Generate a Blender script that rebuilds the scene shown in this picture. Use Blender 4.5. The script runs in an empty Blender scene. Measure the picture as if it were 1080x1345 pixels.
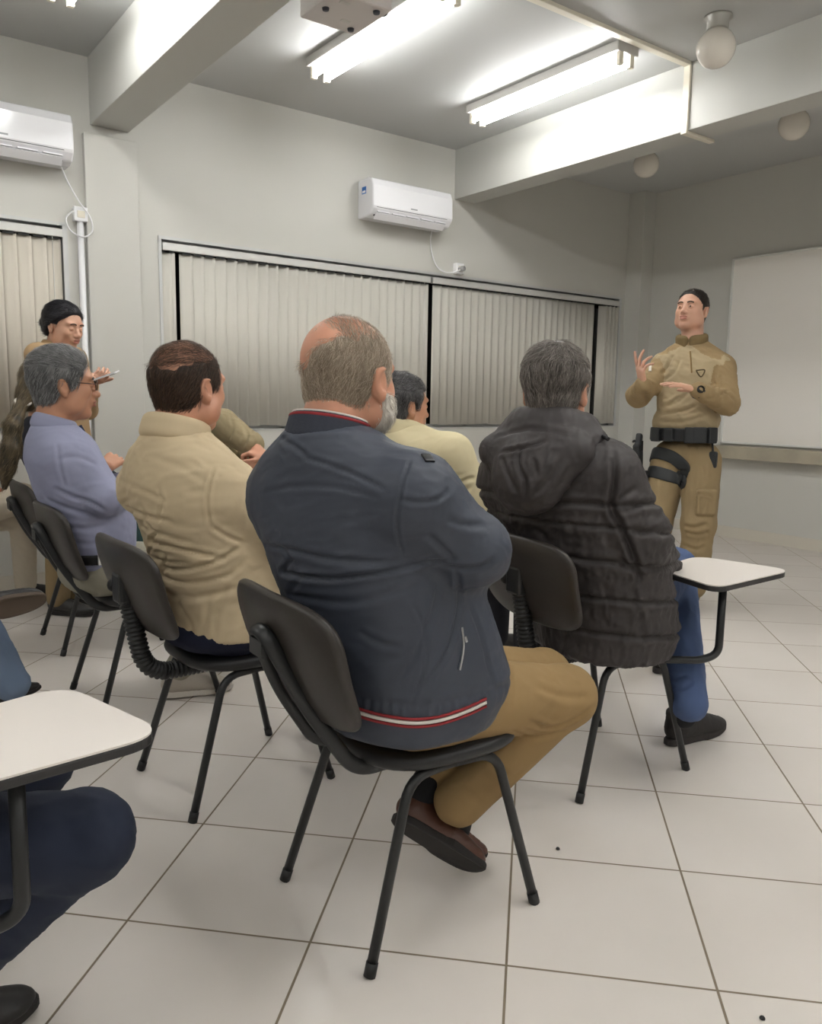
import bpy, bmesh, math, random
import numpy as np
from mathutils import Vector, Matrix

random.seed(7); RNG = np.random.default_rng(11)
SC = bpy.context.scene
COL = SC.collection
PI = math.pi
R = math.radians

# ------------------------------------------------------------------ helpers
def lin(r, g=None, b=None):
    if g is None: r, g, b = r
    f = lambda c: (c / 255 / 12.92) if c / 255 <= 0.04045 else ((c / 255 + 0.055) / 1.055) ** 2.4
    return (f(r), f(g), f(b), 1.0)

def mat(name, rgb, rough=0.6, metal=0.0, var=None, bump=None, spec=0.5, sheen=0.0, coat=0.0, emit=None, stretch=None, attr=None, sss=0.0):
    """Principled material; var=(scale, amount) colour mottling, bump=(scale, strength, distance)."""
    m = bpy.data.materials.new(name); m.use_nodes = True
    nt = m.node_tree; N = nt.nodes; L = nt.links
    b = N['Principled BSDF']
    c = lin(rgb)
    b.inputs['Base Color'].default_value = c
    b.inputs['Roughness'].default_value = rough
    b.inputs['Metallic'].default_value = metal
    b.inputs['Specular IOR Level'].default_value = spec
    b.inputs['Sheen Weight'].default_value = sheen
    b.inputs['Coat Weight'].default_value = coat
    if sss:
        b.inputs['Subsurface Weight'].default_value = sss
        b.inputs['Subsurface Radius'].default_value = (0.012, 0.005, 0.003)
        b.inputs['Subsurface Scale'].default_value = 1.0
    tc = N.new('ShaderNodeTexCoord')
    vec = tc.outputs['Object']
    if stretch:
        mp = N.new('ShaderNodeMapping'); mp.inputs['Scale'].default_value = stretch
        L.new(vec, mp.inputs['Vector']); vec = mp.outputs['Vector']
    if var:
        n = N.new('ShaderNodeTexNoise'); n.inputs['Scale'].default_value = var[0]; n.inputs['Detail'].default_value = 4
        L.new(vec, n.inputs['Vector'])
        mx = N.new('ShaderNodeMix'); mx.data_type = 'RGBA'
        d = 1 - var[1]; u = 1 + var[1] * 0.6
        mx.inputs[6].default_value = (c[0] * d, c[1] * d, c[2] * d, 1)
        mx.inputs[7].default_value = (min(1, c[0] * u), min(1, c[1] * u), min(1, c[2] * u), 1)
        L.new(n.outputs['Fac'], mx.inputs[0])
        L.new(mx.outputs[2], b.inputs['Base Color'])
    if attr:
        a = N.new('ShaderNodeAttribute'); a.attribute_name = attr
        L.new(a.outputs['Color'], b.inputs['Base Color'])
    if bump:
        n2 = N.new('ShaderNodeTexNoise'); n2.inputs['Scale'].default_value = bump[0]; n2.inputs['Detail'].default_value = 3
        L.new(vec, n2.inputs['Vector'])
        bp = N.new('ShaderNodeBump'); bp.inputs['Strength'].default_value = bump[1]
        bp.inputs['Distance'].default_value = bump[2] if len(bump) > 2 else 0.002
        L.new(n2.outputs['Fac'], bp.inputs['Height']); L.new(bp.outputs['Normal'], b.inputs['Normal'])
    if emit:
        b.inputs['Emission Color'].default_value = lin(emit[0]); b.inputs['Emission Strength'].default_value = emit[1]
    return m

def link(name, me, m, parent=None, loc=None):
    o = bpy.data.objects.new(name, me); COL.objects.link(o)
    if m is not None:
        for x in (m if isinstance(m, (list, tuple)) else [m]): me.materials.append(x)
    if parent is not None: o.parent = parent
    if loc is not None: o.location = loc
    return o

def tag(o, label=None, cat=None, group=None, kind=None):
    if label: o['label'] = label
    if cat: o['category'] = cat
    if group: o['group'] = group
    if kind: o['kind'] = kind
    return o

def empty(name, loc, rz=0, label=None, cat=None, group=None):
    o = bpy.data.objects.new(name, None); COL.objects.link(o)
    o.location = loc; o.rotation_euler = (0, 0, rz); o.empty_display_size = 0.1
    return tag(o, label, cat, group)

class MB:
    """collects shapes, then builds ONE mesh object"""
    def __init__(s): s.v = []; s.f = []; s.mi = []; s.sm = []
    def add(s, vs, fs, mi=0, sm=False):
        k = len(s.v); s.v += [tuple(map(float, v)) for v in vs]
        for f in fs: s.f.append(tuple(i + k for i in f)); s.mi.append(mi); s.sm.append(sm)
        return s
    def box(s, x0, x1, y0, y1, z0, z1, mi=0, M=None):
        vs = [(x, y, z) for x in (x0, x1) for y in (y0, y1) for z in (z0, z1)]
        if M is not None: vs = [tuple(M @ Vector(v)) for v in vs]
        return s.add(vs, [(0, 1, 3, 2), (4, 6, 7, 5), (0, 4, 5, 1), (2, 3, 7, 6), (0, 2, 6, 4), (1, 5, 7, 3)], mi)
    def tube(s, pts, r, n=12, caps=True, mi=0, flat=None, up=None, closed=False):
        """sweep; r number or list; flat=(a,b) radii factors in frame (side, up)"""
        P = [np.array(p, float) for p in pts]; m = len(P)
        rs = r if isinstance(r, (list, tuple, np.ndarray)) else [r] * m
        T = []
        for i in range(m):
            a = P[(i - 1) % m] if (closed or i > 0) else P[i]; b = P[(i + 1) % m] if (closed or i < m - 1) else P[i]
            t = b - a; T.append(t / (np.linalg.norm(t) + 1e-12))
        u = np.array(up, float) if up is not None else (np.array([0, 0, 1.0]) if abs(T[0][2]) < .9 else np.array([1.0, 0, 0]))
        vs = []; fa, fb = flat or (1, 1)
        for i in range(m):
            u = u - T[i] * np.dot(u, T[i]); u /= np.linalg.norm(u) + 1e-12
            w = np.cross(T[i], u)
            for k in range(n):
                a = 2 * PI * k / n
                vs.append(P[i] + rs[i] * (math.cos(a) * fa * w + math.sin(a) * fb * u))
        fs = []
        for i in range(m if closed else m - 1):
            j = (i + 1) % m
            for k in range(n): fs.append((i * n + k, i * n + (k + 1) % n, j * n + (k + 1) % n, j * n + k))
        s.add(vs, fs, mi, True)
        if caps and not closed:
            k0 = len(s.v) - len(vs)
            s.f.append(tuple(k0 + i for i in range(n - 1, -1, -1))); s.mi.append(mi); s.sm.append(False)
            s.f.append(tuple(k0 + (m - 1) * n + i for i in range(n))); s.mi.append(mi); s.sm.append(False)
        return s
    def lathe(s, prof, n=24, M=None, mi=0):
        vs = []
        for r_, z in prof:
            for k in range(n):
                a = 2 * PI * k / n; v = Vector((r_ * math.cos(a), r_ * math.sin(a), z))
                vs.append(tuple(M @ v) if M is not None else tuple(v))
        fs = [(i * n + k, i * n + (k + 1) % n, (i + 1) * n + (k + 1) % n, (i + 1) * n + k) for i in range(len(prof) - 1) for k in range(n)]
        fs.append(tuple(range(n - 1, -1, -1))); fs.append(tuple((len(prof) - 1) * n + k for k in range(n)))
        return s.add(vs, fs, mi, True)
    def prism(s, outline, z0, z1, mi=0, M=None, mi_side=None):
        n = len(outline)
        vs = [(x, y, z0) for x, y in outline] + [(x, y, z1) for x, y in outline]
        if M is not None: vs = [tuple(M @ Vector(v)) for v in vs]
        s.add(vs, [tuple(range(n - 1, -1, -1)), tuple(range(n, 2 * n))], mi)
        k0 = len(s.v) - 2 * n
        for i in range(n):
            j = (i + 1) % n
            s.f.append((k0 + i, k0 + j, k0 + n + j, k0 + n + i)); s.mi.append(mi if mi_side is None else mi_side); s.sm.append(False)
        return s
    def build(s, name, m, parent=None, loc=None, bevel=0, seg=2, smooth=None):
        me = bpy.data.meshes.new(name)
        me.from_pydata(s.v, [], s.f); me.update()
        for p, i, sm in zip(me.polygons, s.mi, s.sm):
            p.material_index = i; p.use_smooth = sm if smooth is None else smooth
        bm = bmesh.new(); bm.from_mesh(me); bmesh.ops.recalc_face_normals(bm, faces=bm.faces); bm.to_mesh(me); bm.free()
        o = link(name, me, m, parent, loc)
        if bevel:
            b = o.modifiers.new('bevel', 'BEVEL'); b.width = bevel; b.segments = seg; b.limit_method = 'ANGLE'; b.angle_limit = R(35)
        return o

def arc_path(pts, rad, n=6):
    """polyline with its inner corners rounded"""
    P = [np.array(p, float) for p in pts]; out = [P[0]]
    for i in range(1, len(P) - 1):
        a, b, c = P[i - 1], P[i], P[i + 1]
        r_ = min(rad, 0.48 * np.linalg.norm(a - b), 0.48 * np.linalg.norm(c - b))
        p = b + (a - b) / np.linalg.norm(a - b) * r_; q = b + (c - b) / np.linalg.norm(c - b) * r_
        for k in range(n + 1):
            t = k / n; out.append((1 - t) ** 2 * p + 2 * t * (1 - t) * b + t * t * q)
    out.append(P[-1]); return out

def smooth_path(pts, n=8, closed=False):
    """Catmull-Rom through the points"""
    P = [np.array(p, float) for p in pts]; m = len(P); out = []
    for i in range(m if closed else m - 1):
        g = lambda k: P[k % m] if closed else P[min(max(k, 0), m - 1)]
        a, b, c, d = g(i - 1), g(i), g(i + 1), g(i + 2)
        for k in range(n):
            t = k / n
            out.append(0.5 * ((2 * b) + (-a + c) * t + (2 * a - 5 * b + 4 * c - d) * t * t + (-a + 3 * b - 3 * c + d) * t ** 3))
    if not closed: out.append(P[-1])
    return out

def rrect(hx, hy, r, n=6, cx=0, cy=0):
    o = []
    for sx, sy, a0 in ((1, 1, 0), (-1, 1, PI / 2), (-1, -1, PI), (1, -1, 3 * PI / 2)):
        for k in range(n + 1):
            a = a0 + PI / 2 * k / n
            o.append((cx + sx * (hx - r) + r * math.cos(a), cy + sy * (hy - r) + r * math.sin(a)))
    return o

def tree(o):
    out = [o]
    for c in o.children: out += tree(c)
    return out

def copy_tree(o, parent=None):
    c = o.copy(); COL.objects.link(c)
    if parent is not None: c.parent = parent
    for ch in list(o.children): copy_tree(ch, c)
    return c

# ------------------------------------------------------------------ camera
CAM_Z = 1.19362
FPX = 1058.56
_r = np.array([0.80550728, -0.59236967, 0.01600606]); _u = np.array([0.0691594, 0.12080063, 0.99026470]); _f = np.array([0.58853632, 0.79655846, -0.13827371])
cam = bpy.data.cameras.new('camera'); cam.sensor_fit = 'VERTICAL'; cam.sensor_height = 24.0; cam.lens = FPX / 1345 * 24.0
cam.clip_start = 0.02; cam.clip_end = 60
camo = bpy.data.objects.new('camera', cam); COL.objects.link(camo)
camo.matrix_world = Matrix(((_r[0], _u[0], -_f[0], 0), (_r[1], _u[1], -_f[1], 0), (_r[2], _u[2], -_f[2], CAM_Z), (0, 0, 0, 1)))
SC.camera = camo

def at(u, v, dep):
    """point of the place that lies 'dep' metres deep along the photograph's ray through (u, v)"""
    d = (u - 540) / FPX * _r - (v - 672.5) / FPX * _u + _f
    return np.array([0, 0, CAM_Z]) + d * dep

# ------------------------------------------------------------------ room dimensions (metres)
YW = 5.28; XR = 6.623; ZB = 2.797; ZC = 3.178
XL = -3.4; YF = -3.2           # the unseen walls

M_wall = mat('wall_paint', (200, 199, 193), 0.55, var=(1.3, 0.03), bump=(160, .06, .001))
M_ceil = mat('ceiling_paint', (186, 187, 186), 0.6, var=(1.1, 0.03), bump=(120, .05, .001))
M_beam = mat('beam_paint', (188, 188, 183), 0.5, var=(1.1, 0.03), bump=(140, .05, .001))
M_white = mat('white_plastic', (236, 236, 238), 0.28)
M_cream = mat('cream_plastic', (226, 220, 204), 0.4)
M_trim = mat('white_trim', (224, 224, 220), 0.4)
M_alu = mat('aluminium_rail', (196, 197, 196), 0.38, metal=0.3)
M_dark = mat('black_plastic', (22, 22, 23), 0.5)
M_glass = mat('night_glass', (9, 10, 11), 0.08, spec=0.6)

def floor_mat():
    m = bpy.data.materials.new('floor_tiles'); m.use_nodes = True
    nt = m.node_tree; N = nt.nodes; L = nt.links; b = N['Principled BSDF']
    tc = N.new('ShaderNodeTexCoord'); sp = N.new('ShaderNodeSeparateXYZ'); L.new(tc.outputs['Object'], sp.inputs[0])
    def mth(op, a, bb=None, c=None):
        n = N.new('ShaderNodeMath'); n.operation = op
        for i, x in enumerate((a, bb, c)):
            if x is None: continue
            if isinstance(x, (int, float)): n.inputs[i].default_value = x
            else: L.new(x, n.inputs[i])
        return n.outputs[0]
    T = 0.432; q = math.sqrt(.5)
    X, Y = sp.outputs[0], sp.outputs[1]
    xt = mth('DIVIDE', mth('SUBTRACT', mth('MULTIPLY', mth('SUBTRACT', X, Y), q), -1.31263), T)
    yt = mth('DIVIDE', mth('SUBTRACT', mth('MULTIPLY', mth('ADD', X, Y), q), 1.58613), T)
    ed = []
    for c in (xt, yt):
        fr = mth('FRACT', c); ed.append(mth('MINIMUM', fr, mth('SUBTRACT', 1.0, fr)))
    e = mth('MULTIPLY', mth('MINIMUM', ed[0], ed[1]), T)
    g = N.new('ShaderNodeMapRange'); g.interpolation_type = 'SMOOTHSTEP'
    g.inputs[1].default_value = 0.0020; g.inputs[2].default_value = 0.0036; L.new(e, g.inputs[0])
    cmb = N.new('ShaderNodeCombineXYZ'); L.new(mth('FLOOR', xt), cmb.inputs[0]); L.new(mth('FLOOR', yt), cmb.inputs[1])
    wn = N.new('ShaderNodeTexWhiteNoise'); L.new(cmb.outputs[0], wn.inputs['Vector'])
    no = N.new('ShaderNodeTexNoise'); no.inputs['Scale'].default_value = 2.6; no.inputs['Detail'].default_value = 5; L.new(tc.outputs['Object'], no.inputs['Vector'])
    mx = N.new('ShaderNodeMix'); mx.data_type = 'RGBA'; mx.inputs[6].default_value = lin(208, 201, 194); mx.inputs[7].default_value = lin(223, 217, 211)
    L.new(mth('MULTIPLY_ADD', wn.outputs['Value'], 0.35, mth('MULTIPLY', no.outputs['Fac'], 0.65)), mx.inputs[0])
    mg = N.new('ShaderNodeMix'); mg.data_type = 'RGBA'; mg.inputs[6].default_value = lin(124, 112, 94); L.new(mx.outputs[2], mg.inputs[7]); L.new(g.outputs[0], mg.inputs[0])
    L.new(mg.outputs[2], b.inputs['Base Color'])
    rr = N.new('ShaderNodeMapRange'); rr.inputs[3].default_value = 0.7; rr.inputs[4].default_value = 0.24; L.new(g.outputs[0], rr.inputs[0]); L.new(rr.outputs[0], b.inputs['Roughness'])
    b.inputs['Specular IOR Level'].default_value = 0.42
    bp = N.new('ShaderNodeBump'); bp.inputs['Strength'].default_value = 0.5; bp.inputs['Distance'].default_value = 0.0015
    L.new(g.outputs[0], bp.inputs['Height']); L.new(bp.outputs['Normal'], b.inputs['Normal'])
    return m

def structure(name, mb, m, parent=None, bevel=0):
    o = mb.build(name, m, parent, bevel=bevel)
    o['kind'] = 'structure'
    return o

# ------------------------------------------------------------------ the shell
structure('floor', MB().box(XL - .1, XR + .1, YF - .1, YW + .12, -0.1, 0), floor_mat())
structure('ceiling', MB().box(XL - .1, XR + .1, YF - .1, YW + .12, ZC, ZC + 0.1), M_ceil)
# back wall with two window openings
WZ0, WZ1 = 0.965, 2.192
W1 = (1.856, 6.39); W2 = (-2.2, 1.288)
wb = MB()
y0, y1 = YW, YW + 0.14
wb.box(XL - .1, XR + .1, y0, y1, 0, WZ0).box(XL - .1, XR + .1, y0, y1, WZ1, ZC)
for a, b in ((XL - .1, W2[0]), (W2[1], W1[0]), (W1[1], XR + .1)): wb.box(a, b, y0, y1, WZ0, WZ1)
structure('wall_back', wb, M_wall)
structure('wall_right', MB().box(XR, XR + .1, YF - .1, YW + .1, 0, ZC), M_wall)
structure('wall_left', MB().box(XL - .1, XL, YF - .1, YW + .1, 0, ZC), M_wall)
structure('wall_front', MB().box(XL, XR, YF - .1, YF, 0, ZC), M_wall)
# pilaster under the left beam, column in the right corner, beams
structure('trim_1', MB().box(1.405, 1.722, YW - 0.045, YW, 0, ZB - .06), M_wall, bevel=.004)
structure('trim_2', MB().box(6.452, XR, 5.098, YW, 0, ZC), M_wall, bevel=.004)
structure('trim_3', MB().box(1.455, 1.686, YF, YW, ZB, ZC), M_beam, bevel=.004)
structure('trim_4', MB().box(4.285, 4.50, YF, YW, ZB, ZC), M_beam, bevel=.004)
M_base = mat('baseboard_tile', (206, 200, 188), 0.35, var=(3, .03))
structure('baseboard_right', MB().box(XR - .012, XR, YF, 5.098, 0, 0.10), M_base)
structure('baseboard_back', MB().box(XL, 1.405, YW - .012, YW, 0, 0.10).box(1.722, 6.452, YW - .012, YW, 0, .10), M_base)

# ------------------------------------------------------------------ windows with their night-dark panes
def window(name, x0, x1, mull):
    f = MB(); t = 0.028; ya, yb = YW + 0.075, YW + 0.115
    f.box(x0, x1, ya, yb, WZ0, WZ0 + t).box(x0, x1, ya, yb, WZ1 - t, WZ1)
    for x in [x0, x1 - t] + mull: f.box(x, x + t, ya, yb, WZ0, WZ1)
    o = structure(name, f, M_alu)
    MB().box(x0, x1, YW + .09, YW + .10, WZ0, WZ1).build('window_pane', M_glass, o)
    # painted steel edging round the opening
    g = MB(); e = 0.016
    g.box(x0 - .004, x1 + .004, YW - .006, YW + .06, WZ1 - .004, WZ1 + e).box(x0 - .004, x0 + e, YW - .006, YW + .06, WZ0, WZ1).box(x1 - e, x1 + .012, YW - .006, YW + .06, WZ0, WZ1)
    g.box(x0, x1, YW - .004, YW + .09, WZ0 - .006, WZ0 + .004)
    g.build('window_edging', M_alu if name == 'window_1' else M_alu, o)
    return o
window('window_1', W1[0], W1[1], [2.75, 3.65, 4.5, 5.4])
window('window_2', W2[0], W2[1], [-1.3, -.4, .5])

M_slat = mat('blind_fabric', (202, 199, 190), 0.8, var=(6, .05), bump=(400, .1, .0006), stretch=(8, 8, .6))
M_slat2 = mat('blind_fabric_warm', (210, 203, 190), 0.8, var=(6, .05), bump=(400, .1, .0006), stretch=(8, 8, .6))
M_rail = mat('blind_rail', (206, 206, 202), 0.35, metal=.2)
def blind(label, x0, x1, segs, m, loc):
    """segs: list of (xa, xb, pitch, angle) runs of slats"""
    root = empty('vertical_blind', loc, 0, label, 'blind', None)
    lx, ly, lz = loc
    zt = 2.17 - lz
    MB().box(x0 - lx, x1 - lx, YW - .005 - ly, YW + .035 - ly, zt - .048, zt).build('headrail', M_rail, root, bevel=.003)
    sl = MB(); hk = MB(); rnd = random.Random(int(x0 * 100) + 5)
    for xa, xb, pitch, ang in segs:
        n = max(1, int(round((xb - xa) / pitch)))
        for i in range(n):
            x = xa + (i + .5) * (xb - xa) / n - lx
            a = R(ang + rnd.uniform(-3.5, 3.5)); w = 0.0445; t = .0006
            c, s_ = math.cos(a), math.sin(a); zb_ = 0.992 + rnd.uniform(-.004, .004) - lz; ztop = zt - .058
            vs = []
            for q in (-1, -.5, 0, .5, 1):                       # a slat is slightly cupped
                bow = .004 * (1 - q * q)
                for zz in (zb_, ztop):
                    vs.append((x + q * w * c - bow * s_, YW + .022 - ly + q * w * s_ + bow * c, zz))
            k = len(sl.v); sl.v += vs
            for q in range(4): sl.f.append((k + 2 * q, k + 2 * q + 2, k + 2 * q + 3, k + 2 * q + 1)); sl.mi.append(0); sl.sm.append(True)
            hk.box(x - .03, x + .03, YW + .006 - ly, YW + .014 - ly, zt - .06, zt - .046)
    o = sl.build('slats', m, root); sd = o.modifiers.new('thickness', 'SOLIDIFY'); sd.thickness = .0012
    hk.box(x0 - lx + .01, x1 - lx - .01, YW + .007 - ly, YW + .013 - ly, zt - .05, zt - .044)
    hk.build('slat_hangers', M_dark, root)
    ch = MB(); ch.tube([(x1 - lx - .06, YW + .0 - ly, zt - .05), (x1 - lx - .06, YW + .0 - ly, 1.25 - lz)], .002, 5)
    ch.build('pull_cord', M_rail, root)
    return root
blind('long cream vertical blind in the main window, its half left of the dark centre gap', 1.88, 4.06,
      [(1.885, 1.935, .03, -10), (2.002, 4.045, .080, -9)], M_slat, (1.88, YW, WZ0))
blind('cream vertical blind in the main window, right half beside the corner column', 4.085, 6.372,
      [(4.105, 6.03, .080, -9), (6.14, 6.36, .05, -35)], M_slat, (4.085, YW, WZ0))
blind('warm cream vertical blind in the left window, under the air conditioner by the beam', W2[0] + .03, 1.275,
      [(W2[0] + .04, 1.262, .082, -9)], M_slat2, (W2[0] + .03, YW, WZ0))

# ------------------------------------------------------------------ whiteboard and its ledge
wbd = empty('whiteboard', (XR, 2.6, .86), 0, 'large blank whiteboard mounted on the right wall behind the officer', 'whiteboard')
M_board = mat('whiteboard_surface', (236, 232, 226), 0.3, var=(1.2, .02))
MB().box(-.018, 0, -1.45, 1.62, 0, 1.595).build('board_panel', M_board, wbd)
fr = MB()
for a, b, c, d in ((-1.465, 1.635, -.012, .006), (-1.465, 1.635, 1.585, 1.603)): fr.box(-.026, 0, a, b, c, d)
for a in (-1.465, 1.617): fr.box(-.026, 0, a, a + .018, -.012, 1.603)
fr.build('board_frame', M_trim, wbd, bevel=.002)
M_ledge = mat('worn_ledge', (172, 164, 146), 0.6, var=(5, .35), bump=(40, .2, .002))
lg = MB().box(-.13, 0, -2.2, 1.66, -.055, 0.055)
tag(lg.build('wall_ledge', M_ledge, None, loc=(XR, 2.6, .775), bevel=.006), 'long beige worn ledge fixed to the wall under the whiteboard', 'shelf')

# ------------------------------------------------------------------ air conditioners
M_acw = mat('ac_shell', (232, 232, 236), 0.16, coat=.4)
M_acd = mat('ac_vent_dark', (58, 60, 70), 0.5)
M_blue = mat('energy_sticker_blue', (40, 110, 190), 0.4)
def ac(label, x0, z0, sticker):
    w, h, d = .745, .275, .205
    r_ = empty('air_conditioner', (x0, YW, z0), 0, label, 'air conditioner', 'split air conditioners on the back wall')
    prof = [(0, h), (-.14, h), (-.185, h - .012), (-d, h - .06), (-d - .004, .07), (-d + .004, .052), (-.165, .012), (-.10, 0), (0, 0)]
    b = MB(); n = len(prof)
    vs = [(0, y, z) for y, z in prof] + [(w, y, z) for y, z in prof]
    b.add(vs, [tuple(range(n)), tuple(range(2 * n - 1, n - 1, -1))]); k0 = 0
    for i in range(n): b.f.append((i, n + i, n + (i + 1) % n, (i + 1) % n)); b.mi.append(0); b.sm.append(False)
    b.build('casing', M_acw, r_, bevel=.012, seg=3)
    v = MB(); v.add([(.035, -d - .0015, .062), (w - .055, -d - .0015, .062), (w - .055, -.158, .006), (.035, -.158, .006)], [(0, 1, 2, 3)])
    vo = v.build('air_outlet', M_acd, r_); sd = vo.modifiers.new('t', 'SOLIDIFY'); sd.thickness = .004
    for k in range(5): MB().box(.05 + k * .132, .155 + k * .132, -.198, -.186, .030, .037).build('outlet_vane', M_acw, r_)
    fl = MB()
    fl.add([(.04, -.188, .026), (w - .06, -.188, .026), (w - .06, -.150, -.012), (.04, -.150, -.012)], [(0, 1, 2, 3)])
    f_ = fl.build('louvre_flap', M_acw, r_); sd = f_.modifiers.new('t', 'SOLIDIFY'); sd.thickness = .006
    MB().box(.34, .40, -d - .0055, -d - .003, .083, .092).build('brand_mark', mat('grey_print', (150, 152, 156), .5), r_)
    if sticker:
        s_ = MB().box(-.0015, 0, -.115, -.06, .165, .215).build('energy_sticker', M_blue, r_)
        MB().box(-.0022, -.0012, -.108, -.068, .172, .188).build('sticker_print', M_white, s_)
    return r_
ac('white split air conditioner on the back wall right of centre, beside the right beam', 3.362, 2.515, True)
ac('white split air conditioner at left edge of the back wall, left of the left beam', 0.562, 2.508, False)

# conduit, sockets, cables
cd = MB().tube([(0, 0, 0), (0, 0, 2.12)], .019, 14)
tag(cd.build('conduit_pipe', M_white, None, loc=(1.372, YW - .021, .10)), 'white conduit pipe running down the back wall beside the pilaster', 'pipe')
def jbox(label, x, z):
    r_ = empty('socket_box', (x, YW, z), 0, label, 'socket')
    MB().box(-.04, .04, -.05, 0, 0, .085).build('box_body', M_white, r_, bevel=.006)
    MB().box(-.022, .022, -.054, -.05, .02, .06).build('socket_plate', M_cream, r_, bevel=.003)
    return r_
jbox('white socket box on top of the conduit beside the left air conditioner', 1.372, 2.22)
sb = jbox('small white socket box above the main window under the right air conditioner', 4.327, 2.215)
pl = MB(); pl.lathe([(.0, .03), (.02, .03), (.022, .01), (.018, -.03), (.01, -.035)], 14, M=Matrix.Translation((-.01, -.075, .035)) @ Matrix.Rotation(R(90), 4, 'X'))
pl.build('plug', mat('grey_plug', (150, 150, 150), .5), sb)
def cable(label, pts, r_=.0045):
    P = smooth_path(pts, 8); o = MB().tube([p - np.array(pts[0]) for p in P], r_, 8)
    return tag(o.build('power_cable', M_white, None, loc=pts[0]), label, 'cable')
cable('thin white cable hanging from the left air conditioner to its socket box', [(1.255, YW - .08, 2.53), (1.30, YW - .05, 2.44), (1.36, YW - .06, 2.33), (1.42, YW - .06, 2.25), (1.43, YW - .06, 2.17), (1.38, YW - .055, 2.13), (1.31, YW - .04, 2.16), (1.29, YW - .03, 2.23), (1.33, YW - .045, 2.275)])
cable('thin white cable hanging from the right air conditioner to its socket box', [(4.03, YW - .05, 2.53), (4.035, YW - .02, 2.44), (4.06, YW - .02, 2.33), (4.11, YW - .03, 2.24), (4.20, YW - .05, 2.21), (4.30, YW - .08, 2.24), (4.315, YW - .085, 2.255)])

# ------------------------------------------------------------------ ceiling: lamps, projector, globes, trunking
M_tube = mat('fluorescent_tube', (255, 255, 255), .5, emit=((249, 249, 247), 22.0))
M_fix = mat('fixture_metal', (196, 194, 190), .45)
def lamp(x, ya, yb, label):
    r_ = empty('fluorescent_lamp', (x, ya, ZC), 0, label, 'lamp', 'twin tube ceiling lamps')
    Ln = yb - ya
    MB().box(-.088, .088, -.01, Ln + .01, -.052, 0).build('lamp_channel', M_fix, r_, bevel=.006)
    for sx in (-.045, .045):
        for y in (0.012, Ln - .012): MB().box(sx - .017, sx + .017, y - .014, y + .014, -.118, -.045).build('tube_holder', M_cream, r_, bevel=.004)
        MB().tube([(sx, .028, -.092), (sx, Ln - .028, -.092)], .0165, 14).build('tube', M_tube, r_)
    return r_
lamp(2.565, 3.22, 4.46, 'lit twin tube ceiling lamp over the middle of the room, beside the projector')
lamp(3.80, 3.18, 4.46, 'lit twin tube ceiling lamp close to the right beam')
lamp(1.10, 3.15, 4.42, 'lit twin tube ceiling lamp left of the left beam, at the top left corner')
for x in (-1.4,): lamp(x, 3.15, 4.42, 'lit twin tube ceiling lamp far left outside the view')
for x, l in ((2.565, 'lit twin tube ceiling lamp above the photographer, between the beams'), (3.80, 'lit twin tube ceiling lamp near the right beam, row nearest the photographer'), (1.05, 'lit twin tube ceiling lamp left of the left beam, above the photographer'), (-1.4, 'lit twin tube ceiling lamp at far left, row nearest the photographer')):
    lamp(x, 0.2, 1.45, l)
for x, l in ((2.565, 'unseen twin tube lamp added as fill light behind the photographer, between the beams'), (3.80, 'unseen twin tube lamp added as fill light behind the photographer, near the right beam'), (0.9, 'unseen twin tube lamp added as fill light behind the photographer, left of the left beam'), (-1.4, 'unseen twin tube lamp added as fill light at far left behind the photographer')):
    lamp(x, -2.4, -1.15, l)  # added fill row, unseen: brightens the floor near the camera

pj = empty('projector', (2.0, 3.25, 2.86), 0, 'pale ceiling projector hanging at the top edge next to the lit lamp', 'projector')
M_pj = mat('projector_shell', (206, 200, 198), .5)
MB().box(-.145, .145, -.155, .155, 0, .10).build('casing', M_pj, pj, bevel=.012)
MB().tube([(0, 0, .10), (0, 0, ZC - 2.86)], .022, 14).box(-.07, .07, -.07, .07, .10, .115).build('mount_pole', M_trim, pj)
ln_ = MB(); ln_.lathe([(.03, 0), (.036, .012), (.03, .03), (.01, .03)], 18, M=Matrix.Translation((.145, -.06, .05)) @ Matrix.Rotation(R(90), 4, 'Y'))
ln_.build('lens', M_dark, pj)
for x, y in ((.09, -.11), (.09, .10), (-.10, .0)):
    ft = MB(); ft.lathe([(.016, 0), (.014, -.010), (.0, -.010)], 12, M=Matrix.Translation((x, y, 0))); ft.build('foot', M_acd, pj)
for x, y in ((-.06, -.09), (.03, .05)):
    sc_ = MB(); sc_.box(x - .022, x + .022, y - .01, y + .01, -.002, .001); sc_.build('bottom_recess', M_fix, pj)

M_globe = mat('milk_glass', (222, 216, 206), .22, sss=.0)
def globe(x, y, label, r_=.098):
    g = empty('globe_lamp', (x, y, ZC), 0, label, 'lamp', 'unlit globe ceiling lamps')
    pr = [(0.001, -.055 - 2 * r_)] + [(r_ * math.sin(a), -.055 - r_ - r_ * math.cos(a)) for a in [PI * k / 16 for k in range(1, 15)]] + [(.045, -.05)]
    MB().lathe(pr, 28).build('globe', M_globe, g)
    MB().lathe([(.07, 0), (.072, -.012), (.055, -.03), (.056, -.062), (.048, -.066)], 24).build('collar', mat('globe_collar', (176, 174, 168), .35, metal=.5), g)
globe(3.905, 2.685, 'unlit round white globe lamp on the ceiling in front of the right beam')
globe(5.33, 4.22, 'faint unlit globe lamp beyond the right beam, nearer the back wall')
globe(5.33, 3.04, 'faint unlit globe lamp beyond the right beam, above the whiteboard')

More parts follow.
